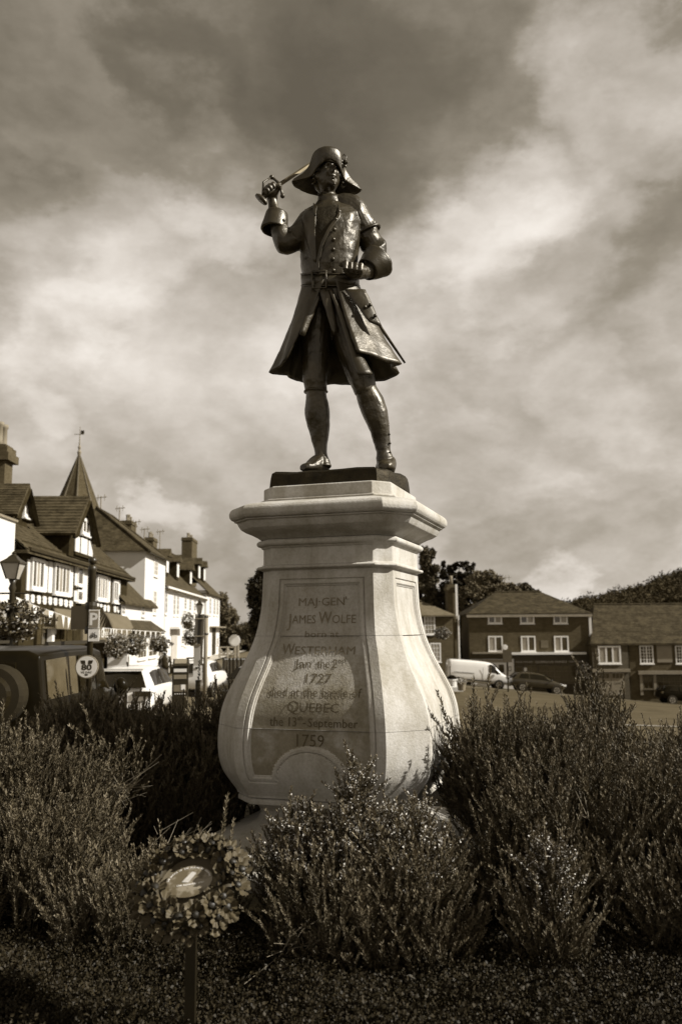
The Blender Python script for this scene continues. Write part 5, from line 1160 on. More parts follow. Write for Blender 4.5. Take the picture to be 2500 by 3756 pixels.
def ticket_machine():
    d = 19; a = at(633, 2424, d); c = at(698, 2560, d); x = (a.x + c.x)/2 - .02; t = thing('ticket_machine', 'dark parking ticket machine with a solar panel on its sloping top', 'ticket machine', (x, d, -.75), math.radians(8)); H_ = a.z + .75 - .10; w = .34
    mb = MB(); mb.box((0, 0, H_/2), (w, .30, H_)); o = mb.build('body', IRON, t)
    mb = MB(); mb.hexa([(-w/2 - .02, -.18, H_), (w/2 + .02, -.18, H_), (w/2 + .02, .18, H_), (-w/2 - .02, .18, H_), (-w/2, -.16, H_ + .03), (w/2, -.16, H_ + .03), (w/2, .17, H_ + .14), (-w/2, .17, H_ + .14)]); mb.build('hood', IRON, t)
    mb = MB(); mb.v = [(-w/2 + .04, -.13, H_ + .048), (w/2 - .04, -.13, H_ + .048), (w/2 - .04, .13, H_ + .136), (-w/2 + .04, .13, H_ + .136)]; mb.f = [(0, 1, 2, 3)]; mb.build('solar_panel', LEAD, t)
    for z, h, m in ((-.10, .07, CREAM), (-.24, .09, GREYP), (-.48, .14, mat('screen_grey', .10, .16))): mb = MB(); mb.box((0, -.155, H_ + z), (w*.8, .01, h)); mb.build('front_panel', m, t)
    mb = MB(); mb.box((w*.2, -.162, H_ - .46), (.09, .01, .11)); mb.build('display', PW, t)
    for k in range(5): mb = MB(); mb.box((-w*.3 + k*w*.15, -.157, H_ - .60), (.02, .01, .02)); mb.build('button', PW, t)
ticket_machine()
# road sign, gate and bollards at the end of the street
def street_end():
    d = 62; p = at(860, 2349, d); t = thing('round_road_sign', 'small round white road sign on a post at the end of the street', 'road sign', (p.x, d, -1)); mb = MB(); mb.tube([(0, .05, 0), (0, .05, p.z + 1.3)], .05, 8); mb.build('post', GREYP, t); mb = MB(); mb.rings([[(r*math.cos(a), y, p.z + 1 + r*math.sin(a)) for a in [2*PI*k/20 for k in range(20)]] for r, y in ((.42, .03), (.42, -.0), (.34, -.01))]); mb.build('disc', PW, t)
    d = 66; t = thing('timber_gateway', 'open braced timber fence section below the trees at the end of the street', 'fence', (at(835, 2390, d).x, d, -1)); O = t.location
    def bar(a, b_, r=.06): mb = MB(); mb.tube([at(a[0], a[1], d) - O, at(b_[0], b_[1], d) - O], r, 5); mb.build('timber', mat('grey_timber', .2, .28), t)
    for x in (806, 835, 866, 874): bar((x, 2372 if x < 860 else 2356), (x, 2412), .09)
    for a, b_ in (((806, 2374), (866, 2374)), ((806, 2402), (866, 2402)), ((806, 2376), (820, 2400)), ((820, 2400), (835, 2376)), ((835, 2376), (850, 2400)), ((850, 2400), (866, 2376))): bar(a, b_)
    proto = None
    for i, x in enumerate((823, 831, 845, 858, 872, 886, 893, 901)):
        d = 40 + i*.6; p = at(x, 2413, d)
        if proto is None:
            proto = thing('bollard', 'x', 'bollard', group='dark bollards along the kerb at the end of the street'); mb = MB(); mb.lathe([(.09, -.3), (.09, 1.0), (.10, 1.03), (.08, 1.1), (.03, 1.14)], 10); mb.build('shaft', IRON, proto); b = proto
        else: b = copy_tree(proto)
        b.location = (p.x, d, p.z - 1.12); b['label'] = 'black bollard, %s of the row left of the pedestal' % ['first from the left', 'second from the left', 'third from the left', 'fourth from the left', 'fifth from the left', 'sixth from the left', 'next to last', 'last'][i]
street_end()
# bunting
def bunting(pts, label, n, sag, wh=(0, 3, 6)):
    t = thing('bunting', label, 'bunting', group='strings of bunting across the shops'); P0 = [Vector(p) for p in pts]; mb = MB(); mb.tube(P0, .012, 4); mb.build('string', CREAM, t)
    for k in range(n):
        s = (k + .5)/n*(len(P0) - 1); i = min(int(s), len(P0) - 2); p = P0[i].lerp(P0[i + 1], s - i); q = (P0[i + 1] - P0[i]).normalized(); a = rnd.uniform(-.3, .3); w, h = .15, .42
        f = MB(); dn = Vector((math.sin(a)*.15, math.sin(a)*.3, -1)); f.v = [p - q*w, p + q*w, p + dn*h]; f.f = [(0, 1, 2)]; f.build('flag', PW if k % 3 in wh[:1] or rnd.random() < .35 else mat('grey_flag', .2, .3), t, solid=.004)
bunting([at(*r3(190, 755), 27), at(*r3(400, 850), 28), at(*r3(600, 920), 29), at(*r3(830, 1000), 31)], 'sagging string of pale pennants in front of the timbered shop', 10, .2)
bunting([at(*r3(1180, 1108), 32), at(*r3(1330, 1122), 35), at(*z2(900, 460), 42), at(*z2(1070, 470), 48)], 'string of pennants running past the awning towards the white houses', 16, .2)
# ------------------------------------------------------------------ flower baskets, planters
FLW = mat('petal', .28, .5, scale=6, rough=.8, spec=.1, contrast=(.4, .6))
def flower_ball(name, label, p, r, seed, flowers=.35, basket=True, cat='flower basket', group='flower baskets on the street', rz=1.0, ln=None):
    t = thing(name, label, cat, p, 0, group); rr = (r, r, r*rz) if ln is None else (ln, r, r*rz)
    if basket: mb = MB(); mb.lathe([(.05*r, -rz*r*1.05), (.5*r, -rz*r*.8), (.75*r, -rz*r*.1)], 12); mb.build('basket', DARK, t)
    leaf_mesh('foliage', leaf_cloud([(0, 0, 0) + rr], int(1900 + 900*flowers), r*.075, seed), LEAF, t)['kind'] = 'stuff'
    leaf_mesh('flowers', leaf_cloud([(0, 0, 0) + tuple(q*1.03 for q in rr)], int(900*flowers) + 60, r*.085, seed + 50), FLW, t)['kind'] = 'stuff'
flower_ball('flower_basket', 'big trailing flower basket hung on the lantern lamp at the left edge', at(*r3(185, 1010), 18), .52, 21, .5, ln=.66, rz=.72)
flower_ball('flower_basket', 'heaps of pale flowers at the left edge below the lantern', at(*r3(20, 1080), 18.4), .55, 27, 1.2, rz=.9)
flower_ball('flower_basket', 'flower basket right of the round sign, above the white hatchback', at(*z2(745, 555), 30), .42, 22, .9)
flower_ball('flower_basket', 'larger flower basket in front of the low house', at(*z2(850, 545), 34), .52, 23, .7, rz=.8)
flower_ball('flower_basket', 'dark rounded basket beside the panes of the bow window', at(*z2(1025, 545), 40), .50, 24, .15, rz=.7)
flower_ball('flower_basket', 'small basket high on the terrace front', at(*z2(1200, 395), 52), .42, 25, .2, rz=1.2)
flower_ball('flower_basket', 'basket behind the black notice post', at(*z2(1228, 490), 40), .42, 26, .2, rz=1.1)
flower_ball('flower_basket', 'pale flower basket on the slate roofed house', at(*z7(190, 583), 70), .65, 28, 1.6, rz=.75)
flower_ball('flower_basket', 'round flower basket at the corner of the wine shop', at(*z7(1012, 808), 71), .75, 29, .8, rz=.9)
p = at(*z7(245, 880), 52); t = thing('planter_tub', 'pale round planter tub with a thin stake near the white van', 'planter', (p.x, 52, p.z - .25), 0, 'planters on the green'); mb = MB(); mb.lathe([(.26, 0), (.32, .5), (.36, .5), (.36, .58), (.30, .58), (.28, .5)], 16); mb.build('tub', CREAM, t, smooth=False); mb = MB(); mb.tube([(-.1, 0, .4), (-.1, 0, 1.35)], .025, 5); mb.build('stake', DARK, t); mb = MB(); mb.ball((0, 0, .62), (.28, .28, .2)); mb.build('earth', mat('soil', .003, .006), t)
p = at(*z7(300, 888), 50); t = thing('planter_tub', 'smaller flowered planter right of the staked tub', 'planter', (p.x, 50, p.z - .25), 0, 'planters on the green'); mb = MB(); mb.lathe([(.20, 0), (.27, .42), (.29, .45)], 14); mb.build('tub', LEAD, t); leaf_mesh('flowers', leaf_cloud([(0, 0, .5, .32, .32, .2)], 200, .06, 31), FLW, t)['kind'] = 'stuff'
p = at(*z7(258, 905), 51); mb = MB(); mb.box((0, 0, 0), (1.0, .6, .25)); o = mb.build('stone_block', CREAM, None, loc=(p.x, 51, p.z)); tag(o, 'low pale stone block under the staked planter tub', 'block')
mb = MB(); d = 60; p = at(*z7(563, 760), d); t = thing('lane_sign_post', 'dark sign board on a post between the two shopfronts', 'sign post', (p.x, d, -3.2)); mb.tube([(0, 0, 0), (0, 0, p.z + 3.6)], .06, 8); mb.build('post', DARK, t); mb = MB(); mb.box((0, -.08, p.z + 3.2 + .5), (.62, .04, .80)); mb.build('board', mat('olive_sign', .05, .07), t)
u, z = FFR.px(*z7(1062, 915)); mb = MB(); mb.lathe([(.22, 0), (.24, .2), (.17, .5), (.18, .8), (.12, .95), (.04, 1.0)], 12); o = mb.build('litter_bin', DARK, None, loc=FFR.P(u, z - .6, .7)); tag(o, 'small dark bin between the downpipe and the garage doors', 'bin')
# ------------------------------------------------------------------ vehicles
CBLK = mat('black_car_paint', .005, .008, scale=3, rough=.3, spec=.08, coat=.0); CWHT = mat('white_car_paint', .72, .76, scale=2, rough=.25, spec=.5, coat=.4); CDRK = mat('dark_car_paint', .022, .03, scale=3, rough=.25, spec=.5, coat=.4)
CGLS = mat('car_glass', .006, .010, scale=2, rough=.08, spec=.45); RUB = mat('rubber', .012, .018, rough=.85, spec=.2); RIM = mat('alloy', .35, .45, rough=.3, metal=.6); PLA = mat('black_plastic', .015, .02, rough=.6)
LAMP_R = mat('rear_lamp', .07, .12, rough=.15, spec=.7); LAMP_W = mat('head_lamp', .5, .65, rough=.1, spec=.8)
def car_ring(st):
    x, zl, zb, hw, zr, hr = st
    if zr is None: zr, hr = zb + .03, hw*.86
    return [(x, -hw*.90, zl), (x, -hw, zl + .16), (x, -hw, zb - .12), (x, -hw*.97, zb), (x, -hr - (hw*.97 - hr)*.08, zr - .07), (x, -hr*.82, zr), (x, hr*.82, zr), (x, hr + (hw*.97 - hr)*.08, zr - .07), (x, hw*.97, zb), (x, hw, zb - .12), (x, hw, zl + .16), (x, hw*.90, zl)]
def make_car(name, label, cat, loc, heading, st, paint, sides, ends, wheels, wr, tilt=0.0, group=None, sub=1, hw=.9):
    t = thing(name, label, cat, loc, 0, group); t.rotation_euler = (0, tilt, heading)
    mb = MB(); R_ = [car_ring(s) for s in st]; mb.rings(R_); o = mb.build('body', paint, t, smooth=True)
    if sub: md = o.modifiers.new('sub', 'SUBSURF'); md.levels = sub; md.render_levels = sub
    def P(i, y_idx, f):       # point between stations
        k = min(int(i), len(R_) - 2); q = i - k; return Vector(R_[k][y_idx]).lerp(Vector(R_[k + 1][y_idx]), q)
    for (a, b_) in sides:
        for (lo, hi, sg) in ((3, 4, -1), (8, 7, 1)):
            def G(i, s): v = P(i, lo, 0).lerp(P(i, hi, 0), s); return v + Vector((0, sg*.012, 0))
            a2, b2 = a if isinstance(a, tuple) else (a, a), b_ if isinstance(b_, tuple) else (b_, b_)
            m = MB(); n = 6; m.rings([[G(a2[0] + (b2[0] - a2[0])*k/n, .12) for k in range(n + 1)], [G((a2[0] + a2[1])/2 + ((b2[0] + b2[1])/2 - (a2[0] + a2[1])/2)*k/n, .5) for k in range(n + 1)], [G(a2[1] + (b2[1] - a2[1])*k/n, .90) for k in range(n + 1)]], closed=False); m.build('side_window', CGLS, t, solid=.01)
    for (i0, i1, off, nm) in ends:   # glass between station i0 (low) and i1 (roof)
        lo0, lo1 = Vector(R_[i0][3]), Vector(R_[i0][8]); hi0, hi1 = Vector(R_[i1][5]), Vector(R_[i1][6]); d = Vector((off, 0, .02))
        A = lambda s, u: (lo0.lerp(lo1, .06 + .88*u)).lerp(hi0.lerp(hi1, .0 + 1.0*u), s) + d
        m = MB(); m.rings([[A(s, u/8) + Vector((.05*math.sin(PI*u/8)*(1 if off > 0 else -1), 0, 0)) for u in range(9)] for s in (.08, .35, .65, .92)], closed=False); m.build(nm, CGLS, t, solid=.01)
    for x in wheels:
        for sg in (-1, 1):
            ar = MB(); ar.tube([(x, sg*(hw - .10), wr), (x, sg*(hw + .008), wr)], wr*1.13, 24); ar.build('wheel_arch', PLA, t)
            w = MB(); w.tube([(x, sg*(hw - .2), wr), (x, sg*(hw + .012), wr), (x, sg*(hw + .022), wr)], [wr, wr, wr*.92], 24); wo = w.build('wheel', RUB, t)
            r = MB(); r.tube([(x, sg*(hw + .0), wr), (x, sg*(hw + .026), wr)], wr*.68, 24); r.build('rim', RIM, wo)
            for k in range(5):
                a = 2*PI*k/5 + .3; r = MB(); r.tube([(x + wr*.14*math.cos(a), sg*(hw + .028), wr + wr*.14*math.sin(a)), (x + wr*.60*math.cos(a), sg*(hw + .028), wr + wr*.60*math.sin(a))], wr*.14, 4, .004); r.build('rim_gap', PLA, wo)
    return t
def part_box(t, name, c, d, m, rz=0): mb = MB(); mb.box(c, d, rz); return mb.build(name, m, t)
NORTH = PI/2
# black 4x4 with spare wheel, rear to the camera
d4 = make_car('black_offroader', 'black boxy four wheel drive car with a spare wheel on its rear door', 'car', (-4.78, 13.45, -.52), NORTH - .0,
    [(-2.25, .40, 1.22, .95, 1.86, .84), (-2.22, .36, 1.22, .97, 1.94, .86), (-1.2, .36, 1.22, .985, 1.97, .87), (.0, .36, 1.22, .985, 1.97, .87), (.55, .36, 1.22, .985, 1.94, .86), (1.0, .36, 1.22, .98, None, 0), (2.05, .38, 1.17, .96, None, 0), (2.25, .42, 1.05, .90, None, 0)],
    CBLK, [(1.15, 2.3), (2.4, 3.1), (3.2, (4.75, 4.05))], [(5, 4, .06, 'windscreen')], (-1.45, 1.5), .40, sub=0, hw=.975)
for o in [c for c in d4.children if c.name.startswith('side_window')][:1] + []: o.data.materials[0] = mat('pale_reflecting_glass', .05, .10, scale=1.5, rough=.15, spec=.8)
o = d4.children[0]; md = o.modifiers.new('bev', 'BEVEL'); md.width = .05; md.segments = 3; md.limit_method = 'ANGLE'; md.angle_limit = .5
part_box(d4, 'rear_window', (-2.262, .10, 1.56), (.03, 1.35, .46), CGLS)
mb = MB(); mb.tube([(-2.24, -.36, 1.38), (-2.45, -.36, 1.38), (-2.50, -.36, 1.38), (-2.52, -.36, 1.38)], [.39, .40, .36, .2], 32); sw1 = mb.build('spare_wheel', RUB, d4, smooth=False); mb = MB(); mb.tube([(-2.51, -.36, 1.38), (-2.54, -.36, 1.38)], [.27, .22], 24); mb.build('wheel_cover', mat('wheel_cover_gloss', .012, .018, rough=.2, spec=.6), sw1)
for y in (-.85, .85): part_box(d4, 'tail_lamp', (-2.28, y, .98), (.04, .13, .16), LAMP_R); part_box(d4, 'tail_lamp', (-2.28, y, .76), (.04, .10, .10), LAMP_R)
part_box(d4, 'rear_bumper', (-2.34, 0, .48), (.22, 1.86, .20), PLA)
npl = part_box(d4, 'number_plate', (-2.47, -.24, .66), (.02, .54, .12), mat('plate', .55, .62, rough=.4))
text_part('CP', lambda x, y: Vector((-2.482, -.42 - x, .625 + y)), 'plate_letters', PK, npl, w=.115, h=.075, bold=.02)
for y in (-.80, .80): part_box(d4, 'roof_rail', (-.4, y, 2.02), (2.8, .05, .05), PLA)
for y in (-1, 1): m = MB(); m.ball((1.0, y*1.10, 1.28), (.10, .12, .14), 12, 8); m.build('door_mirror', CBLK, d4, smooth=True)
part_box(d4, 'door_line', (.35, -.99, .85), (.014, .02, .74), PLA); part_box(d4, 'door_line', (-.75, -.99, .85), (.014, .02, .74), PLA); part_box(d4, 'sill', (0, -.97, .40), (2.2, .06, .10), PLA); part_box(d4, 'wing_vent', (1.55, -.975, 1.02), (.3, .02, .12), RIM)
# white hatchback with black rear window
suv = make_car('white_hatchback', 'white estate-like hatchback seen from behind with a wide black rear window', 'car', (-6.12, 26.0, G(-6, 24)), NORTH,
    [(-2.15, .40, .80, .84, None, 0), (-2.12, .34, .98, .90, None, 0), (-1.72, .30, 1.02, .93, 1.50, .62), (-1.3, .30, 1.02, .94, 1.60, .66), (-.3, .30, 1.01, .95, 1.62, .68), (.5, .30, 1.00, .95, 1.55, .66), (1.2, .32, .99, .94, None, 0), (1.9, .34, .90, .90, None, 0), (2.2, .42, .72, .80, None, 0)],
    CWHT, [((2.2, 2.5), 3.5), (3.6, (5.6, 4.95))], [(1, 2, -.045, 'rear_window'), (6, 5, .05, 'windscreen')], (-1.35, 1.4), .35, hw=.93)
for y in (-.66, .66): part_box(suv, 'tail_lamp', (-2.13, y, .88), (.10, .44, .14), mat('dark_lamp', .02, .04, rough=.15, spec=.6))
part_box(suv, 'tailgate_line', (-2.145, 0, .66), (.02, 1.3, .02), PLA); pl2 = part_box(suv, 'number_plate', (-2.17, 0, .56), (.02, .50, .11), mat('plate', .55, .62, rough=.4)); part_box(suv, 'bumper_trim', (-2.12, 0, .38), (.14, 1.5, .14), PLA)
m = MB(); m.tube([(-1.2, 0, 1.60), (-1.3, 0, 1.70)], .03, 6); m.build('roof_fin', PLA, suv); part_box(suv, 'spoiler', (-1.80, 0, 1.52), (.26, 1.2, .05), CWHT)
part_box(suv, 'badge', (-2.15, 0, .83), (.02, .16, .05), RIM)
for y in (-1, 1): m = MB(); m.ball((.95, y*1.02, 1.05), (.10, .12, .09), 10, 7); m.build('door_mirror', CWHT, suv, smooth=True)
w2 = make_car('white_small_car', 'small rounded white car beyond the notice posts', 'car', (-6.15, 38.0, G(-6, 36)), NORTH - .10,
    [(-1.85, .42, .80, .76, None, 0), (-1.80, .34, .98, .84, None, 0), (-1.45, .30, 1.00, .87, 1.42, .60), (-1.0, .30, 1.00, .88, 1.53, .64), (-.1, .30, .99, .88, 1.54, .66), (.5, .30, .98, .88, 1.44, .62), (1.05, .32, .96, .87, None, 0), (1.6, .34, .86, .82, None, 0), (1.85, .42, .70, .70, None, 0)],
    CWHT, [((2.2, 2.5), 3.4), (3.5, (5.6, 4.95))], [(1, 2, -.045, 'rear_window'), (6, 5, .05, 'windscreen')], (-1.2, 1.2), .31, hw=.86)
for y in (-.62, .62): part_box(w2, 'tail_lamp', (-1.83, y, .86), (.06, .16, .26), LAMP_R)
part_box(w2, 'roof_box', (-.6, 0, 1.60), (.5, .9, .06), PLA)
dk = copy_tree(w2); dk.name = 'dark_small_car'; dk['label'] = 'dark car half hidden by the left side of the pedestal'; dk.location = (-3.35, 33.5, G(-4, 33)); dk.rotation_euler = (0, 0, NORTH + PI - .3)
for c in dk.children:
    if c.name.startswith('body'): c.data = c.data.copy(); c.data.materials[0] = CDRK
# white van
def slope_tilt(x): return math.atan(.1*.93)
vn = make_car('white_van', 'white panel van parked nose to the right on the far lane', 'van', (10.5, 68, G(10.5, 68)), 0.0,
    [(-2.45, .42, 1.10, .92, 1.90, .80), (-2.42, .32, 1.12, .97, 1.98, .84), (-1.0, .30, 1.12, .98, 2.02, .86), (.65, .30, 1.12, .98, 2.00, .85), (1.05, .30, 1.12, .98, 1.92, .82), (1.80, .32, 1.14, .97, None, 0), (2.30, .34, 1.00, .92, None, 0), (2.48, .42, .80, .80, None, 0)],
    CWHT, [((3.15, 3.2), (4.85, 4.15))], [(5, 4, .05, 'windscreen')], (-1.5, 1.55), .34, tilt=slope_tilt(10), hw=.96)
part_box(vn, 'side_trim', (0, -.985, .52), (1.9, .03, .10), PLA); part_box(vn, 'door_line', (.25, -.985, 1.05), (.02, .02, 1.0), PLA); part_box(vn, 'slide_rail', (-1.2, -.985, 1.05), (1.6, .02, .03), PLA); part_box(vn, 'front_bumper', (2.42, 0, .42), (.2, 1.6, .2), PLA)
for y in (-1, 1): part_box(vn, 'headlight', (2.22, y*.80, .96), (.30, .22, .20), LAMP_W, -y*.3); m = MB(); m.ball((1.35, y*1.10, 1.25), (.10, .10, .16), 10, 7); m.build('door_mirror', PLA, vn, smooth=True)
HB = [(-2.05, .42, .80, .78, None, 0), (-2.0, .34, .96, .86, None, 0), (-1.62, .30, .98, .89, 1.36, .62), (-1.2, .30, .98, .90, 1.46, .66), (-.2, .30, .97, .91, 1.48, .68), (.4, .30, .96, .91, 1.40, .65), (1.1, .32, .94, .90, None, 0), (1.8, .34, .82, .85, None, 0), (2.05, .42, .68, .72, None, 0)]
c3 = make_car('dark_hatchback', 'dark hatchback parked in front of the wine shop, nose to the right', 'car', (14.7, 66, G(14.7, 66)), 0.0, HB, CDRK, [((2.2, 2.6), 3.4), (3.5, (5.6, 4.95))], [(1, 2, -.045, 'rear_window'), (6, 5, .05, 'windscreen')], (-1.25, 1.3), .33, tilt=slope_tilt(15), hw=.89)
c4 = make_car('black_saloon', 'black car cut off by the right edge in front of the low house', 'car', (26.6, 68, G(26.6, 68)), 0.0, HB, CBLK, [((2.2, 2.6), 3.4), (3.5, (5.6, 4.95))], [(1, 2, -.045, 'rear_window'), (6, 5, .05, 'windscreen')], (-1.25, 1.3), .33, tilt=slope_tilt(15), hw=.89)
for c in (c3, c4):
    for y in (-1, 1): part_box(c, 'headlight', (1.86, y*.66, .72), (.26, .28, .12), LAMP_W, -y*.4); part_box(c, 'tail_lamp', (-1.98, y*.70, .86), (.14, .26, .16), LAMP_R)
    m = MB(); m.ball((.85, -1.0, 1.0), (.09, .10, .08), 10, 7); m.build('door_mirror', PLA, c, smooth=True)
# pedestrian on the left pavement
def pedestrian():
    d = 37; p = at(606, 2384, d); gz = p.z - 1.70; t = thing('person', 'person in dark top and pale trousers walking away past the white houses', 'person', (p.x, d, gz))
    bm_ = bmesh.new(); V_ = {}
    J = dict(pel=(0, 0, .92, .15), bel=(0, 0, 1.08, .13), che=(0, .02, 1.32, .16), nec=(0, 0, 1.46, .06), hea=(0, -.02, 1.60, .095), top=(0, -.01, 1.68, .07), shl=(-.18, 0, 1.40, .065), ell=(-.25, .03, 1.14, .045), hal=(-.23, -.10, .92, .035), shr=(.18, 0, 1.40, .065), elr=(.24, .06, 1.14, .045), har=(.23, .02, .88, .035), hil=(-.09, 0, .86, .10), knl=(-.10, -.10, .48, .065), anl=(-.10, .04, .10, .045), tol=(-.10, -.12, .05, .04), hir=(.09, 0, .86, .10), knr=(.10, .06, .48, .065), anr=(.10, .22, .10, .045), tor=(.10, .07, .05, .04))
    E_ = [('pel', 'bel'), ('bel', 'che'), ('che', 'nec'), ('nec', 'hea'), ('hea', 'top'), ('che', 'shl'), ('shl', 'ell'), ('ell', 'hal'), ('che', 'shr'), ('shr', 'elr'), ('elr', 'har'), ('pel', 'hil'), ('hil', 'knl'), ('knl', 'anl'), ('anl', 'tol'), ('pel', 'hir'), ('hir', 'knr'), ('knr', 'anr'), ('anr', 'tor')]
    ks = list(J); me = bpy.data.meshes.new('body'); me.from_pydata([J[k][:3] for k in ks], [(ks.index(a), ks.index(b)) for a, b in E_], []); o = bpy.data.objects.new('body', me); COL.objects.link(o); o.parent = t
    sk = o.modifiers.new('skin', 'SKIN')
    for i, k in enumerate(ks): me.skin_vertices[0].data[i].radius = (J[k][3], J[k][3])
    me.skin_vertices[0].data[0].use_root = True; o.modifiers.new('s', 'SUBSURF').levels = 1
    o.data.materials.append(mat('pale_clothes', .40, .5, scale=3))
    j = MB(); j.tube([(0, 0, .88), (0, 0, 1.1), (0, .01, 1.32), (0, 0, 1.46)], [.18, .16, .20, .08], 14, [.14, .13, .15, .08])
    for s in (-1, 1): j.tube([(s*.16, 0, 1.42), (s*.25, .03, 1.14), (s*.24, -.04, .95)], [.075, .06, .05], 8)
    j.build('jacket', DARK, t, smooth=True); h = MB(); h.ball((0, .01, 1.62), (.105, .115, .12), 12, 8); h.build('hair', DARK, t, smooth=True)
    bg = MB(); bg.box((.3, .0, .85), (.12, .25, .28)); bg.build('bag', DARK, t)
pedestrian()

# ------------------------------------------------------------------ rosemary
if not hasattr(mesh_ := bpy.types.Mesh, 'skin_vertices'): pass
ROS = mat('rosemary_leaf', .034, .088, scale=9, rough=.6, spec=.35, contrast=(.35, .65)); ROS_T = mat('rosemary_tip', .09, .16, scale=9, rough=.6, spec=.3); PETAL = mat('rosemary_flower', .40, .60, scale=9, rough=.7); WOOD = mat('woody_stem', .05, .12, scale=20, rough=.9); DRY = mat('bare_stem', .14, .24, scale=20, rough=.85)
def sprig(seed, ln=.40, n=165, flowers=0, side=2):
    r = np.random.RandomState(seed); vs, fs, mi = [], [], []
    def needle(p, d, l, w, m):
        d = d/np.linalg.norm(d); s = np.cross(d, r.normal(size=3)); s /= np.linalg.norm(s); b = len(vs)
        vs.extend([p, p + d*l*.5 + s*w, p + d*l, p + d*l*.5 - s*w]); fs.append((b, b + 1, b + 2, b + 3)); mi.append(m)
    def shoot(p0, d0, l, cnt):
        d0 = np.array(d0)/np.linalg.norm(d0); bend = r.normal(size=3)*.12; bend[2] = 0; P = lambda t: p0 + d0*l*t + bend*l*t*t
        b = len(vs); k = 4
        for i in range(k + 1):
            c = P(i/k); w = .0022*(1 - .7*i/k); vs.extend([c + [w, 0, 0], c + [-w*.5, w*.87, 0], c + [-w*.5, -w*.87, 0]])
        for i in range(k):
            for j in range(3): a = b + i*3 + j; c_ = b + i*3 + (j + 1) % 3; fs.append((a, c_, c_ + 3, a + 3)); mi.append(2)
        for i in range(cnt):
            t = .10 + .90*(i + r.uniform(0, .8))/cnt; a = r.uniform(0, 2*PI); up = .55 + .9*t
            needle(P(t), np.array([math.cos(a), math.sin(a), up]) + d0*.3, r.uniform(.018, .030)*(1.15 - .5*t), .0027, 1 if (t > .86 or r.rand() < .10) else 0)
        for i in range(flowers):
            t = r.uniform(.5, .97); a = r.uniform(0, 2*PI)
            for q in range(2): needle(P(t) + np.array([math.cos(a), math.sin(a), .3])*.009, r.normal(size=3), r.uniform(.007, .011), .0036, 3)
    shoot(np.zeros(3), (0, 0, 1), ln, n)
    for k in range(side):
        t = r.uniform(.15, .6); a = r.uniform(0, 2*PI); shoot(np.array([0, 0, ln*t]), (math.cos(a)*.55, math.sin(a)*.55, 1), ln*r.uniform(.3, .5), int(n*.4))
    me = bpy.data.meshes.new('sprig'); me.from_pydata([tuple(v) for v in vs], [], fs); [me.materials.append(m) for m in (ROS, ROS_T, WOOD, PETAL)]; me.polygons.foreach_set('material_index', mi)
    return bpy.data.objects.new('sprig', me)      # instanced by geometry nodes only, never linked on its own
SPRIG = [sprig(i) for i in range(5)]; SPRIG_F = [sprig(20 + i, .30, 135, 9) for i in range(4)]
def scatter(name, pts, rots, scl, objs, parent, seed=0):
    me = bpy.data.meshes.new(name); me.from_pydata([tuple(p) for p in pts], [], []); n = len(pts)
    a = me.attributes.new('rot', 'FLOAT_VECTOR', 'POINT'); a.data.foreach_set('vector', np.array(rots, dtype=np.float32).ravel())
    a = me.attributes.new('scl', 'FLOAT', 'POINT'); a.data.foreach_set('value', np.array(scl, dtype=np.float32))
    a = me.attributes.new('idx', 'INT', 'POINT'); a.data.foreach_set('value', np.random.RandomState(seed).randint(0, len(objs), n).astype(np.int32))
    o = bpy.data.objects.new(name, me); COL.objects.link(o); o.parent = parent; o['kind'] = 'stuff'
    ng = bpy.data.node_groups.new(name, 'GeometryNodeTree'); ng.interface.new_socket('Geometry', in_out='INPUT', socket_type='NodeSocketGeometry'); ng.interface.new_socket('Geometry', in_out='OUTPUT', socket_type='NodeSocketGeometry')
    nn, ll = ng.nodes, ng.links; gi, go = nn.new('NodeGroupInput'), nn.new('NodeGroupOutput'); ins = nn.new('GeometryNodeInstanceOnPoints'); j = nn.new('GeometryNodeGeometryToInstance')
    for ob in reversed(objs):
        oi = nn.new('GeometryNodeObjectInfo'); oi.inputs['Object'].default_value = ob; ll.new(oi.outputs['Geometry'], j.inputs[0])
    def attr(nm, ty):
        q = nn.new('GeometryNodeInputNamedAttribute'); q.data_type = ty; q.inputs['Name'].default_value = nm; return q.outputs['Attribute']
    ll.new(gi.outputs[0], ins.inputs['Points']); ll.new(j.outputs[0], ins.inputs['Instance']); ins.inputs['Pick Instance'].default_value = True
    ll.new(attr('idx', 'INT'), ins.inputs['Instance Index']); e2r = nn.new('FunctionNodeEulerToRotation'); ll.new(attr('rot', 'FLOAT_VECTOR'), e2r.inputs[0]); ll.new(e2r.outputs[0], ins.inputs['Rotation']); ll.new(attr('scl', 'FLOAT'), ins.inputs['Scale']); ll.new(ins.outputs[0], go.inputs[0])
    md = o.modifiers.new('scatter', 'NODES'); md.node_group = ng; return o
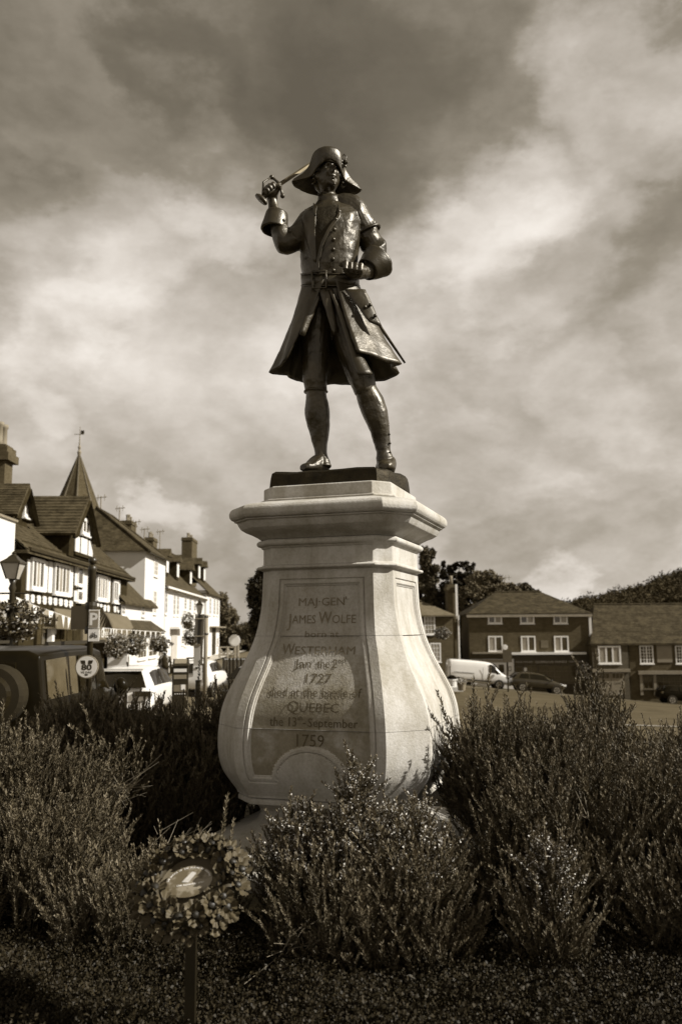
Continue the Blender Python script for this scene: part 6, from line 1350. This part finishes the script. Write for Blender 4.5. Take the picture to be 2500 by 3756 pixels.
def rosemary(label, base, lobes, n, seed, objs=None, lean=(0, 0), bare=(), fz=.16):
    """lobes: (x, y, z centre of a mound, rx, ry, rz) relative to base; sprigs stand on and in the mounds, pointing up and outwards"""
    t = thing('rosemary_bush', label, 'shrub', base, 0, 'rosemary bushes round the pedestal'); r = np.random.RandomState(seed); P, R_, S_ = [], [], []
    w = np.array([l[3]*l[4] + l[3]*l[5] + l[4]*l[5] for l in lobes]); w = w/w.sum()
    while len(P) < n:
        l = lobes[r.choice(len(lobes), p=w)]; d = r.normal(size=3); d /= np.linalg.norm(d); d[2] = abs(d[2])*1.0 if r.rand() < .8 else d[2]
        rad = r.uniform(.55, 1.0)**.5*(1 + .12*math.sin(d[0]*7 + l[0]*5)*math.sin(d[1]*6)); p = np.array(l[:3]) + d*rad*np.array(l[3:])
        if p[2] < .02: continue
        o_ = np.array([d[0]*.38 + lean[0], d[1]*.38 + lean[1], 1.0]) + r.normal(size=3)*.10; q = Vector(o_).to_track_quat('Z', 'Y').to_euler()
        q2 = (q.to_matrix() @ Matrix.Rotation(r.uniform(0, 2*PI), 3, 'Z')).to_euler(); P.append(p - o_/np.linalg.norm(o_)*.16); R_.append(tuple(q2)); S_.append(r.uniform(.65, 1.25)*(1.0 if r.rand() < .93 else 1.4))
    k_ = [i for i in range(len(P)) if objs and P[i][2] > fz]; n_ = [i for i in range(len(P)) if not (objs and P[i][2] > fz)]; pick = lambda A, q: [A[i] for i in q]
    if n_: scatter('sprigs', pick(P, n_), pick(R_, n_), pick(S_, n_), SPRIG, t, seed)
    if k_: scatter('flowering_sprigs', pick(P, k_), pick(R_, k_), pick(S_, k_), objs, t, seed)
    mb = MB()
    for k in range(min(90, n//12)):
        p = Vector(P[r.randint(len(P))]); l = lobes[r.randint(len(lobes))]; b = Vector((l[0]*.6 + r.uniform(-.1, .1), l[1]*.6 + r.uniform(-.1, .1), 0)); mid = b.lerp(p, .5) + Vector((r.uniform(-.08, .08), r.uniform(-.08, .08), -.05)); mb.tube([b, mid, p], [.010, .006, .003], 4)
    mb.build('stems', WOOD, t)
    for (a, b, c, cnt, sp_) in bare:      # sprays of leafless pale twigs
        mb = MB()
        for k in range(cnt):
            A_ = Vector(a) - Vector(base) + Vector(r.normal(size=3)*.03); D = (Vector(b) - Vector(a)); e = D + Vector(r.normal(size=3)*sp_); m_ = A_ + e*.5 + Vector(c) + Vector(r.normal(size=3)*.02); mb.tube([A_, m_, A_ + e], [.0045, .0032, .0012], 4)
            for q in range(3): s = r.uniform(.4, .9); f = A_.lerp(A_ + e, s); f = f + Vector(c)*.6; mb.tube([f, f + Vector(r.normal(size=3)*.07) + e*.18], [.002, .001], 3)
        mb.build('bare_twigs', DRY, t)
    return t
rosemary('widest rosemary bush, filling the right side from the pedestal to the frame edge', (1.55, 5.6, 0), [(.1, .35, .31, .55, .50, .52), (.70, .50, .28, .60, .50, .50), (-.40, .20, .42, .42, .45, .54), (-.62, .25, .46, .26, .30, .50), (1.1, .25, .14, .50, .50, .46), (.6, -.35, .28, .60, .50, .50), (-.1, -.35, .30, .55, .45, .46), (1.15, -.45, .02, .55, .5, .42), (.35, .85, .42, .25, .25, .46), (-.45, -.60, .14, .42, .40, .40), (.4, -.95, .05, .60, .45, .36), (1.0, -1.0, .0, .5, .45, .34)], 3300, 41, lean=(-.04, -.05), bare=[((1.42, 4.95, .42), (1.22, 4.85, .56), (0, 0, .02), 5, .04)])
rosemary('tallest upright rosemary tuft behind the right bush', (2.0, 6.6, 0), [(-.12, 0, .56, .26, .26, .50), (-.5, .1, .34, .35, .3, .46), (.40, 0, .30, .36, .3, .44)], 560, 42)
rosemary('spreading rosemary bush at the left edge in front of the black car', (-2.1, 6.3, 0), [(-.45, .1, .30, .45, .5, .42), (.12, .35, .50, .40, .45, .52), (.0, -.45, .36, .6, .5, .46), (-.6, -.5, .26, .5, .5, .42), (.55, .1, .42, .35, .4, .50), (.3, -1.0, .14, .45, .45, .34), (-.5, -1.2, .10, .5, .45, .36)], 2700, 43, lean=(.06, -.05), bare=[((-1.30, 5.2, .14), (-.80, 5.05, .34), (0, 0, .06), 26, .09), ((-1.35, 4.9, .10), (-1.0, 4.7, .02), (0, 0, .10), 14, .09), ((-1.6, 5.9, .50), (-1.30, 5.7, .72), (0, 0, .02), 8, .05)])
rosemary('dark rosemary bush in the shade between the left bush and the pedestal', (-1.10, 7.2, 0), [(.05, 0, .42, .48, .4, .52), (-.5, .1, .34, .42, .4, .48), (.3, -.1, .48, .26, .3, .52), (-.1, -.6, .3, .4, .4, .45)], 1500, 44)
rosemary('flowering rosemary bush directly in front of the pedestal foot', (.02, 4.75, 0), [(-.26, .1, .22, .20, .22, .32), (.03, .1, .30, .22, .24, .34), (.30, .0, .24, .22, .26, .34), (.40, -.15, .12, .18, .24, .32), (.0, -.3, .06, .36, .28, .28), (.04, .12, .66, .06, .06, .22), (.20, .05, .50, .05, .05, .14), (.42, .1, .54, .06, .06, .14), (-.30, .05, .46, .04, .04, .12), (-.2, .1, .46, .05, .05, .13), (.3, -.35, .04, .3, .26, .28)], 1000, 45, objs=SPRIG_F, bare=[((-.10, 4.4, .22), (-.26, 4.25, .06), (0, 0, .02), 7, .04)])
rosemary('small low rosemary clump at the lower left, left of the wreath', (-1.15, 4.85, 0), [(0, 0, .06, .42, .35, .16), (.3, .2, .06, .3, .3, .14)], 330, 46)
rosemary('narrow flowering rosemary spray low in the right bush', (.98, 4.30, 0), [(0, 0, .30, .07, .07, .30), (.02, 0, .05, .12, .12, .16)], 150, 47, objs=SPRIG_F)
# ------------------------------------------------------------------ low box hedge along the bottom
def leaflets(seed):
    r = np.random.RandomState(seed); vs, fs = [], []
    for i in range(26):
        p = r.normal(size=3)*[.022, .022, .016]; d = r.normal(size=3); d[2] = abs(d[2]) + .3; d /= np.linalg.norm(d); s = np.cross(d, r.normal(size=3)); s /= np.linalg.norm(s); l = r.uniform(.010, .017); w = l*.36; b = len(vs)
        vs += [p, p + d*l*.45 + s*w, p + d*l, p + d*l*.45 - s*w]; fs.append((b, b + 1, b + 2, b + 3))
    me = bpy.data.meshes.new('leaf_tuft'); me.from_pydata([tuple(v) for v in vs], [], fs); me.materials.append(mat('box_leaf', .008, .026, scale=14, rough=.6, spec=.2)); return bpy.data.objects.new('leaf_tuft', me)
TUFT = [leaflets(60 + i) for i in range(4)]
def hedge_z(x, y):
    z = .12 + .04*mnoise.noise(Vector((x*2.2, y*2.2, 1))) + .03*mnoise.noise(Vector((x*6, y*6, 4)))
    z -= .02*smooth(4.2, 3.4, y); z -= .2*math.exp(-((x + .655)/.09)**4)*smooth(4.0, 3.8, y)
    for cx, cy, r, dp in ((-1.14, 4.20, .27, .07), (-.98, 3.9, .34, .07), (-.47, 4.18, .12, .08), (-.46, 3.9, .17, .08)): z -= dp*math.exp(-(math.hypot((x - cx), (y - cy))/r*(1 + .35*mnoise.noise(Vector((x*5, y*5, 9)))))**4)  # hollows shaped in to stand for shadows lying on the hedge
    return z*smooth(5.1, 4.5, y + .15*math.sin(x*3))
def hedge():
    t = thing('low_hedge', 'low clipped small-leaved hedge along the bottom of the picture', 'hedge', (0, 0, 0)); r = np.random.RandomState(5); P, R_, S_ = [], [], []
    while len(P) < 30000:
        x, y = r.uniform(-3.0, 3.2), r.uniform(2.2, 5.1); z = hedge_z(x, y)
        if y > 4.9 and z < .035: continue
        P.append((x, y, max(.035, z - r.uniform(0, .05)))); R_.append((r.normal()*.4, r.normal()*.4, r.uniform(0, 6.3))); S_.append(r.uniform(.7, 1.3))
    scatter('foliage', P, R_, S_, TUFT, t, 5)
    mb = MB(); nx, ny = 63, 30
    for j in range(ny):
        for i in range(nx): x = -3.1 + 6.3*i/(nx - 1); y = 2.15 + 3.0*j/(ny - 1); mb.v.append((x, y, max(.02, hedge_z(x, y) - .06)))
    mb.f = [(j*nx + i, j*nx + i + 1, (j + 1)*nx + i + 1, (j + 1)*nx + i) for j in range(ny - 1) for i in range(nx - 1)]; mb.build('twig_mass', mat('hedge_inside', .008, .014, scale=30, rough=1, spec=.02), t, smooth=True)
hedge()
# ------------------------------------------------------------------ poppy wreath on a post
def wreath():
    c = at(700, 3240, 3.72); t = thing('poppy_wreath', 'poppy wreath with an oval commemorative card, lying tilted on a dark post', 'wreath', c)
    el = math.radians(52); M = (Matrix.Rotation(math.radians(-4), 3, 'Y') @ Matrix.Rotation(math.radians(-6), 3, 'Z') @ Matrix.Rotation(-(PI/2 - el) + 0, 3, 'X'))
    M = Matrix.Rotation(math.radians(-8), 3, 'Y') @ Matrix.Rotation(PI/2 - el, 3, 'X')
    W_ = lambda x, y, z: M @ Vector((x, y, z))        # local: z = out of the wreath, y = up the wreath
    RAD = .165
    mb = MB(); mb.tube([W_(RAD*math.cos(a), RAD*math.sin(a), 0) for a in [2*PI*k/40 for k in range(41)]], .034, 10); mb.build('wreath_ring', mat('wreath_green', .02, .04, rough=.7), t, smooth=True)
    mb = MB(); mb.rings([[W_(.135*math.cos(a), .135*math.sin(a), z) for a in [2*PI*k/32 for k in range(32)]] for z in (-.012, -.008)]); mb.build('backing', mat('backing_leaf', .10, .16), t)
    pm = mat('poppy_paper', .045, .085, scale=7, rough=.6, spec=.3); bk = mat('poppy_black', .006, .01, rough=.5); r = np.random.RandomState(8)
    protos = []
    for v in range(4):
        rs = np.random.RandomState(90 + v); pb = MB()
        for k in range(4):
            a0 = k*PI/2 + rs.uniform(-.3, .3); big = 1 if k % 2 == 0 else .88; rg = []
            for i in range(7):
                s = i/6; row = []
                for j in range(9):
                    u = (j - 4)/4; an = a0 + u*.98*(s**.35)*(.75 if s < 1 else .70); rr = .039*big*s*(1 - .14*u*u)*(1 + .06*math.sin(9*u + k)); z = .020*s**1.6*(1 - .25*abs(u)) + .005*math.sin(u*6 + k*2 + v)*s + .004*(k % 2)
                    row.append((rr*math.cos(an), rr*math.sin(an), z))
                rg.append(row)
            pb.rings(rg, closed=False)
        me = bpy.data.meshes.new('poppy'); me.from_pydata(pb.v, [], pb.f); me.materials.append(pm); me.polygons.foreach_set('use_smooth', [True]*len(me.polygons)); cb = MB(); cb.lathe([(.002, .003), (.0125, .004), (.014, .009), (.010, .014), (.003, .016)], 12); cm = bpy.data.meshes.new('poppy_centre'); cm.from_pydata(cb.v, [], cb.f); cm.materials.append(bk); protos.append((me, cm))
    n = 0
    for row, (rad, zz_, cnt, lean) in enumerate(((.205, .006, 19, 1.15), (.175, .034, 16, .45), (.145, .030, 13, -.35), (.212, -.018, 14, 1.5))):
        for k in range(cnt):
            a = 2*PI*(k + .5*(row % 2))/cnt + r.uniform(-.08, .08); rd = rad + r.uniform(-.010, .010); p = W_(rd*math.cos(a), rd*math.sin(a), zz_ + r.uniform(-.004, .012)); nr = Vector((math.cos(a)*lean + r.normal()*.35, math.sin(a)*lean + r.normal()*.35, 1)).normalized()
            me, cm = protos[r.randint(4)]; o = bpy.data.objects.new('poppy', me); COL.objects.link(o); o.parent = t; o.location = p; o.rotation_mode = 'QUATERNION'
            o.rotation_quaternion = (M @ nr).to_track_quat('Z', 'Y') @ Euler((0, 0, r.uniform(0, 6.3))).to_quaternion(); s = r.uniform(1.0, 1.3); o.scale = (s, s, s); q = bpy.data.objects.new('poppy_centre', cm); COL.objects.link(q); q.parent = o; n += 1
    # oval card
    def card(x, y, z): return W_(x - .004, y - .004, z + .016)
    mb = MB(); mb.rings([[card(.098*math.cos(a), .074*math.sin(a), z) for a in [2*PI*k/48 for k in range(48)]] for z in (0, .003)]); cd = mb.build('commemorative_card', mat('card_grey', .10, .24, scale=14, rough=.2, spec=.7, contrast=(.45, .55)), t)
    lt = mat('card_white', .7, .8, rough=.4)
    mb = MB(); mb.v = [card(-.03, .0, .0045), card(.012, .045, .0045), (card(.03, .035, .0045)), card(.0, -.005, .0045)]; mb.f = [(0, 1, 2, 3)]; mb.build('card_picture', mat('card_pale', .45, .6, scale=30), cd)
    s_ = 'THE BATTLE OF THE PLAINS OF ABRAHAM'; L = len(s_)
    for i, ch in enumerate(s_):
        if ch == ' ': continue
        a = PI*.93 - (PI*.86)*i/(L - 1); cx, cy = .088*math.cos(a), .064*math.sin(a); rot = a - PI/2
        text_part(ch, lambda x, y: card(cx + x*math.cos(rot) - (y - .003)*math.sin(rot), cy + x*math.sin(rot) + (y - .003)*math.cos(rot), .0045), 'card_letter', lt, cd, h=.0072, bold=.03)
    text_part('13th September 1759', lambda x, y: card(x + .008, y - .018, .0045), 'card_lettering', lt, cd, w=.112, h=.0075, bold=.03)
    text_part('Lest We Forget', lambda x, y: card(x + .008, y - .028, .0045), 'card_lettering', lt, cd, w=.055, h=.005) if False else None
    # post
    pst = MB(); b = at(700, 3500, 3.74) - c; pst.hexa([(b.x + x, .03 + y, -c.z) for x, y in ((-.021, -.021), (.021, -.021), (.021, .021), (-.021, .021))] + [(b.x + x, .03 + y, -.03) for x, y in ((-.021, -.021), (.021, -.021), (.021, .021), (-.021, .021))]); pst.build('post', mat('post_paint', .006, .01, rough=.6, spec=.15), t)
wreath()
